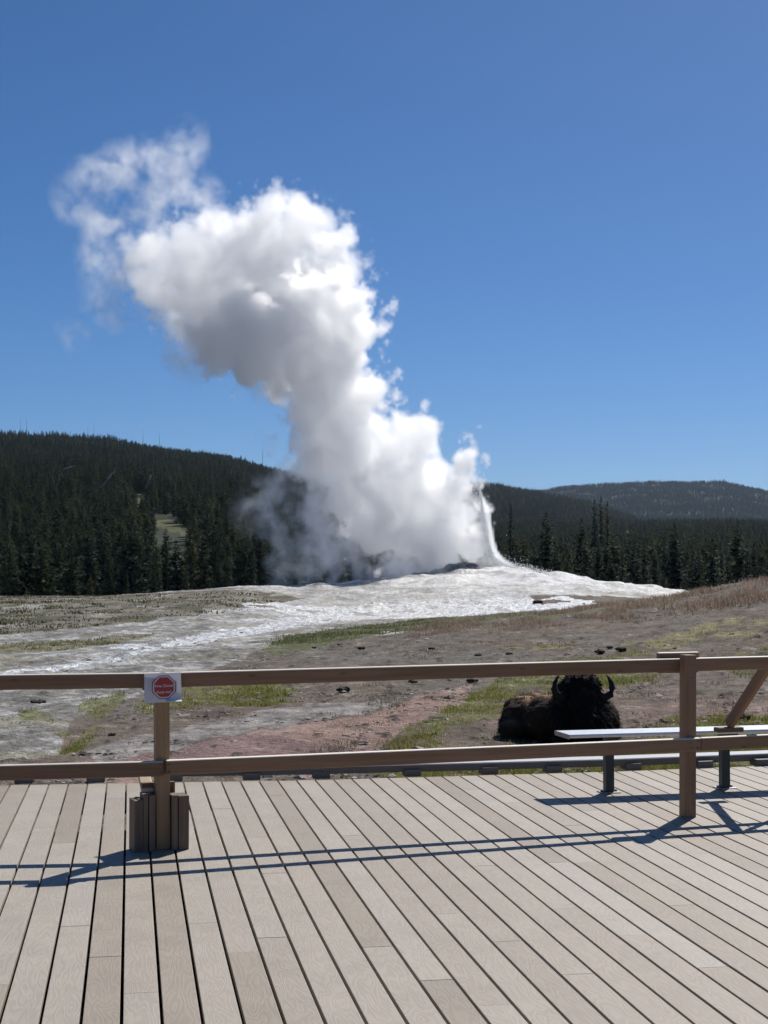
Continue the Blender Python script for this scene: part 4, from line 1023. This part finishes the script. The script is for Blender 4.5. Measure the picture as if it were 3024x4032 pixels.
def build_steam():
    lo = (-28.0, -7.2, -3.5); hi = (9.6, 8.0, 40.5); vox = 0.17
    LEAN = 0.4; tilt = math.atan(LEAN); BASE = Vector((0, GD, 0)); to_local = (Matrix.Translation(BASE) @ Matrix.Rotation(-tilt, 4, 'X')).inverted()
    g = bpy.data.node_groups.new('steam_nodes', 'GeometryNodeTree')
    g.interface.new_socket('Geometry', in_out='INPUT', socket_type='NodeSocketGeometry'); g.interface.new_socket('Geometry', in_out='OUTPUT', socket_type='NodeSocketGeometry')
    nd = g.nodes; L = g.links; go = nd.new('NodeGroupOutput')
    def put(s, v):
        if isinstance(v, bpy.types.NodeSocket): L.new(v, s)
        else: s.default_value = v
    def M(op, a, b=0.0, c=0.0, clamp=False):
        x = nd.new('ShaderNodeMath'); x.operation = op; x.use_clamp = clamp
        put(x.inputs[0], a); put(x.inputs[1], b); put(x.inputs[2], c); return x.outputs[0]
    def VM(op, a, b=None, out=0, scale=None):
        x = nd.new('ShaderNodeVectorMath'); x.operation = op; put(x.inputs[0], a)
        if b is not None: put(x.inputs[1], b)
        if scale is not None: put(x.inputs['Scale'], scale)
        return x.outputs[out]
    def noise(v, scale, detail, rough, out=0, dist=0.0):
        x = nd.new('ShaderNodeTexNoise'); put(x.inputs['Vector'], v); x.inputs['Scale'].default_value = scale
        x.inputs['Detail'].default_value = detail; x.inputs['Roughness'].default_value = rough; x.inputs['Distortion'].default_value = dist
        return x.outputs[out]
    pos = nd.new('GeometryNodeInputPosition').outputs[0]
    warp = VM('SCALE', VM('SUBTRACT', noise(pos, 0.28, 2, 0.55, 1), (0.5, 0.5, 0.5)), scale=2.0)
    wp = VM('ADD', pos, warp)
    warp2 = VM('SCALE', VM('SUBTRACT', noise(wp, 1.0, 1, 0.5, 1), (0.5, 0.5, 0.5)), scale=0.9)
    wq = VM('ADD', wp, warp2)
    def union(lst, p, k):
        d = None
        for (x, y, r, dy) in lst:
            e = (HOR - y * 1.8228) / FOC; back = max(0.0, LEAN * (e * GD - 0.35) / (1 - LEAN * e))       # the wind carries the plume away from the viewer
            dd = GD + dy + back
            c = to_local @ Vector(at(x * 1.8228, y * 1.8228, dd)); rad = r * 1.8228 / FOC * dd
            s = M('SUBTRACT', VM('DISTANCE', p, tuple(float(q) for q in c), out=1), rad)
            d = s if d is None else M('SMOOTH_MIN', d, s, k)
        return d
    fb = noise(wp, 0.55, 4, 0.62); fb2 = noise(wq, 1.5, 3, 0.6)
    # cauliflower lobes: cell distance of two sizes
    def cells(v, scale):
        x = nd.new('ShaderNodeTexVoronoi'); x.feature = 'F1'; put(x.inputs['Vector'], v); x.inputs['Scale'].default_value = scale
        return x.outputs['Distance']
    lob = M('MULTIPLY_ADD', cells(wp, 0.55), 1.5, M('MULTIPLY', cells(wq, 1.3), 0.65))      # low at cell centres
    tear = VM('ADD', pos, VM('SCALE', VM('SUBTRACT', noise(pos, 0.45, 2, 0.6, 1), (0.5, 0.5, 0.5)), scale=4.5))
    fbw = noise(tear, 0.42, 5, 0.58)
    fb3 = noise(wq, 4.2, 1, 0.6)
    def billow(lst, k, hard, inside, lo_):
        lst = [(a, b, c * 1.04 + 1, e) for a, b, c, e in lst]
        d = union(lst, wp, k)
        d = M('ADD', d, M('MULTIPLY_ADD', fb, -3.0, 1.36)); d = M('ADD', d, M('MULTIPLY_ADD', lob, 1.75, -1.90)); d = M('ADD', d, M('MULTIPLY_ADD', fb2, -2.7, 1.24)); d = M('ADD', d, M('MULTIPLY_ADD', fb3, -1.2, 0.58))
        return M('MULTIPLY', M('MULTIPLY', d, -hard, clamp=True), M('MULTIPLY_ADD', M('MULTIPLY', d, -0.5, clamp=True), inside - lo_, lo_))
    main = M('ADD', billow(STEAM_MAIN, 0.4, 5.0, 1.7, 1.2), M('MULTIPLY', billow(STEAM_UPPER, 0.5, 3.2, 1.1, 0.5), M('MULTIPLY_ADD', fbw, 2.6, -0.45, clamp=True)))
    rid = M('SUBTRACT', 1.0, M('ABSOLUTE', M('MULTIPLY_ADD', noise(tear, 0.8, 3, 0.6), 4.0, -2.0)), clamp=True)
    dw = union(STEAM_WISP, wp, 0.8)
    w_in = M('MULTIPLY_ADD', dw, -0.55, 0.45, clamp=True)
    wis = M('MULTIPLY', w_in, M('MULTIPLY_ADD', fbw, 5.0, -2.25, clamp=True))
    wis = M('MULTIPLY', wis, M('MULTIPLY_ADD', rid, 0.55, 0.20))
    dl = union(STEAM_MIST, wq, 0.9)
    l_in = M('MULTIPLY_ADD', dl, -0.6, 0.35, clamp=True)
    mi = M('MULTIPLY', l_in, M('MULTIPLY_ADD', fbw, 6.0, -2.75, clamp=True))
    mi = M('MULTIPLY', mi, M('MULTIPLY_ADD', rid, 0.75, 0.28))
    jj = [tuple((p[q] + (n_[q] - p[q]) * f) * (1.45 if q == 2 else 1) for q in range(4)) for p, n_ in zip(STEAM_JET[:-1], STEAM_JET[1:]) for f in (0.0, 0.33, 0.67)]
    dj = union(jj, VM('ADD', pos, VM('SCALE', warp2, scale=0.22)), 0.12)
    jet = M('MULTIPLY', M('MULTIPLY', dj, -7.0, clamp=True), 5.0)
    ds = union(STEAM_SHEET, pos, 0.4)
    streak = noise(VM('MULTIPLY', pos, (2.2, 2.2, 0.22)), 1.0, 3, 0.6)
    sheet = M('MULTIPLY', M('MULTIPLY', M('MULTIPLY', ds, -1.6, clamp=True), M('MULTIPLY_ADD', streak, 4.0, -1.3, clamp=True)), 1.8)
    dens = M('ADD', M('ADD', M('ADD', main, wis), mi), M('ADD', jet, sheet))
    vc = nd.new('GeometryNodeVolumeCube'); put(vc.inputs['Density'], dens)
    vc.inputs['Min'].default_value = lo; vc.inputs['Max'].default_value = hi
    for ax, k in zip('XYZ', range(3)): vc.inputs['Resolution ' + ax].default_value = int((hi[k] - lo[k]) / vox)
    m = bpy.data.materials.new('steam'); m.use_nodes = True; t = m.node_tree; t.nodes.remove(t.nodes['Principled BSDF'])
    pv = t.nodes.new('ShaderNodeVolumePrincipled'); pv.inputs['Color'].default_value = (1, 1, 1, 1); pv.inputs['Anisotropy'].default_value = 0.70
    pv.inputs['Density'].default_value = 1.0; t.links.new(pv.outputs[0], t.nodes['Material Output'].inputs['Volume'])
    sm = nd.new('GeometryNodeSetMaterial'); sm.inputs['Material'].default_value = m
    L.new(vc.outputs[0], sm.inputs[0]); L.new(sm.outputs[0], go.inputs[0])
    me = bpy.data.volumes.new('steam_cloud'); me.materials.append(m)
    o = link('steam_cloud', me); o.location = BASE; o.rotation_euler = (-tilt, 0, 0); md = o.modifiers.new('steam', 'NODES'); md.node_group = g
    tag(o, 'tall billowing white steam cloud drifting left from the geyser', 'steam cloud')
build_steam()

# ------------------------------------------------------------------ the air over the valley
def build_haze():
    me = box_mesh('haze', 11600, 11600, 330, 0, (0, 0, 160))
    m = bpy.data.materials.new('air'); m.use_nodes = True; t = m.node_tree; t.nodes.remove(t.nodes['Principled BSDF'])
    pv = t.nodes.new('ShaderNodeVolumePrincipled'); pv.inputs['Color'].default_value = (0.62, 0.78, 1.0, 1); pv.inputs['Density'].default_value = 0.000052; pv.inputs['Anisotropy'].default_value = 0.0
    t.links.new(pv.outputs[0], t.nodes['Material Output'].inputs['Volume'])
    tag(link('haze', me, m), 'thin blue air between the boardwalk and the far hills', 'haze', kind='stuff')
build_haze()
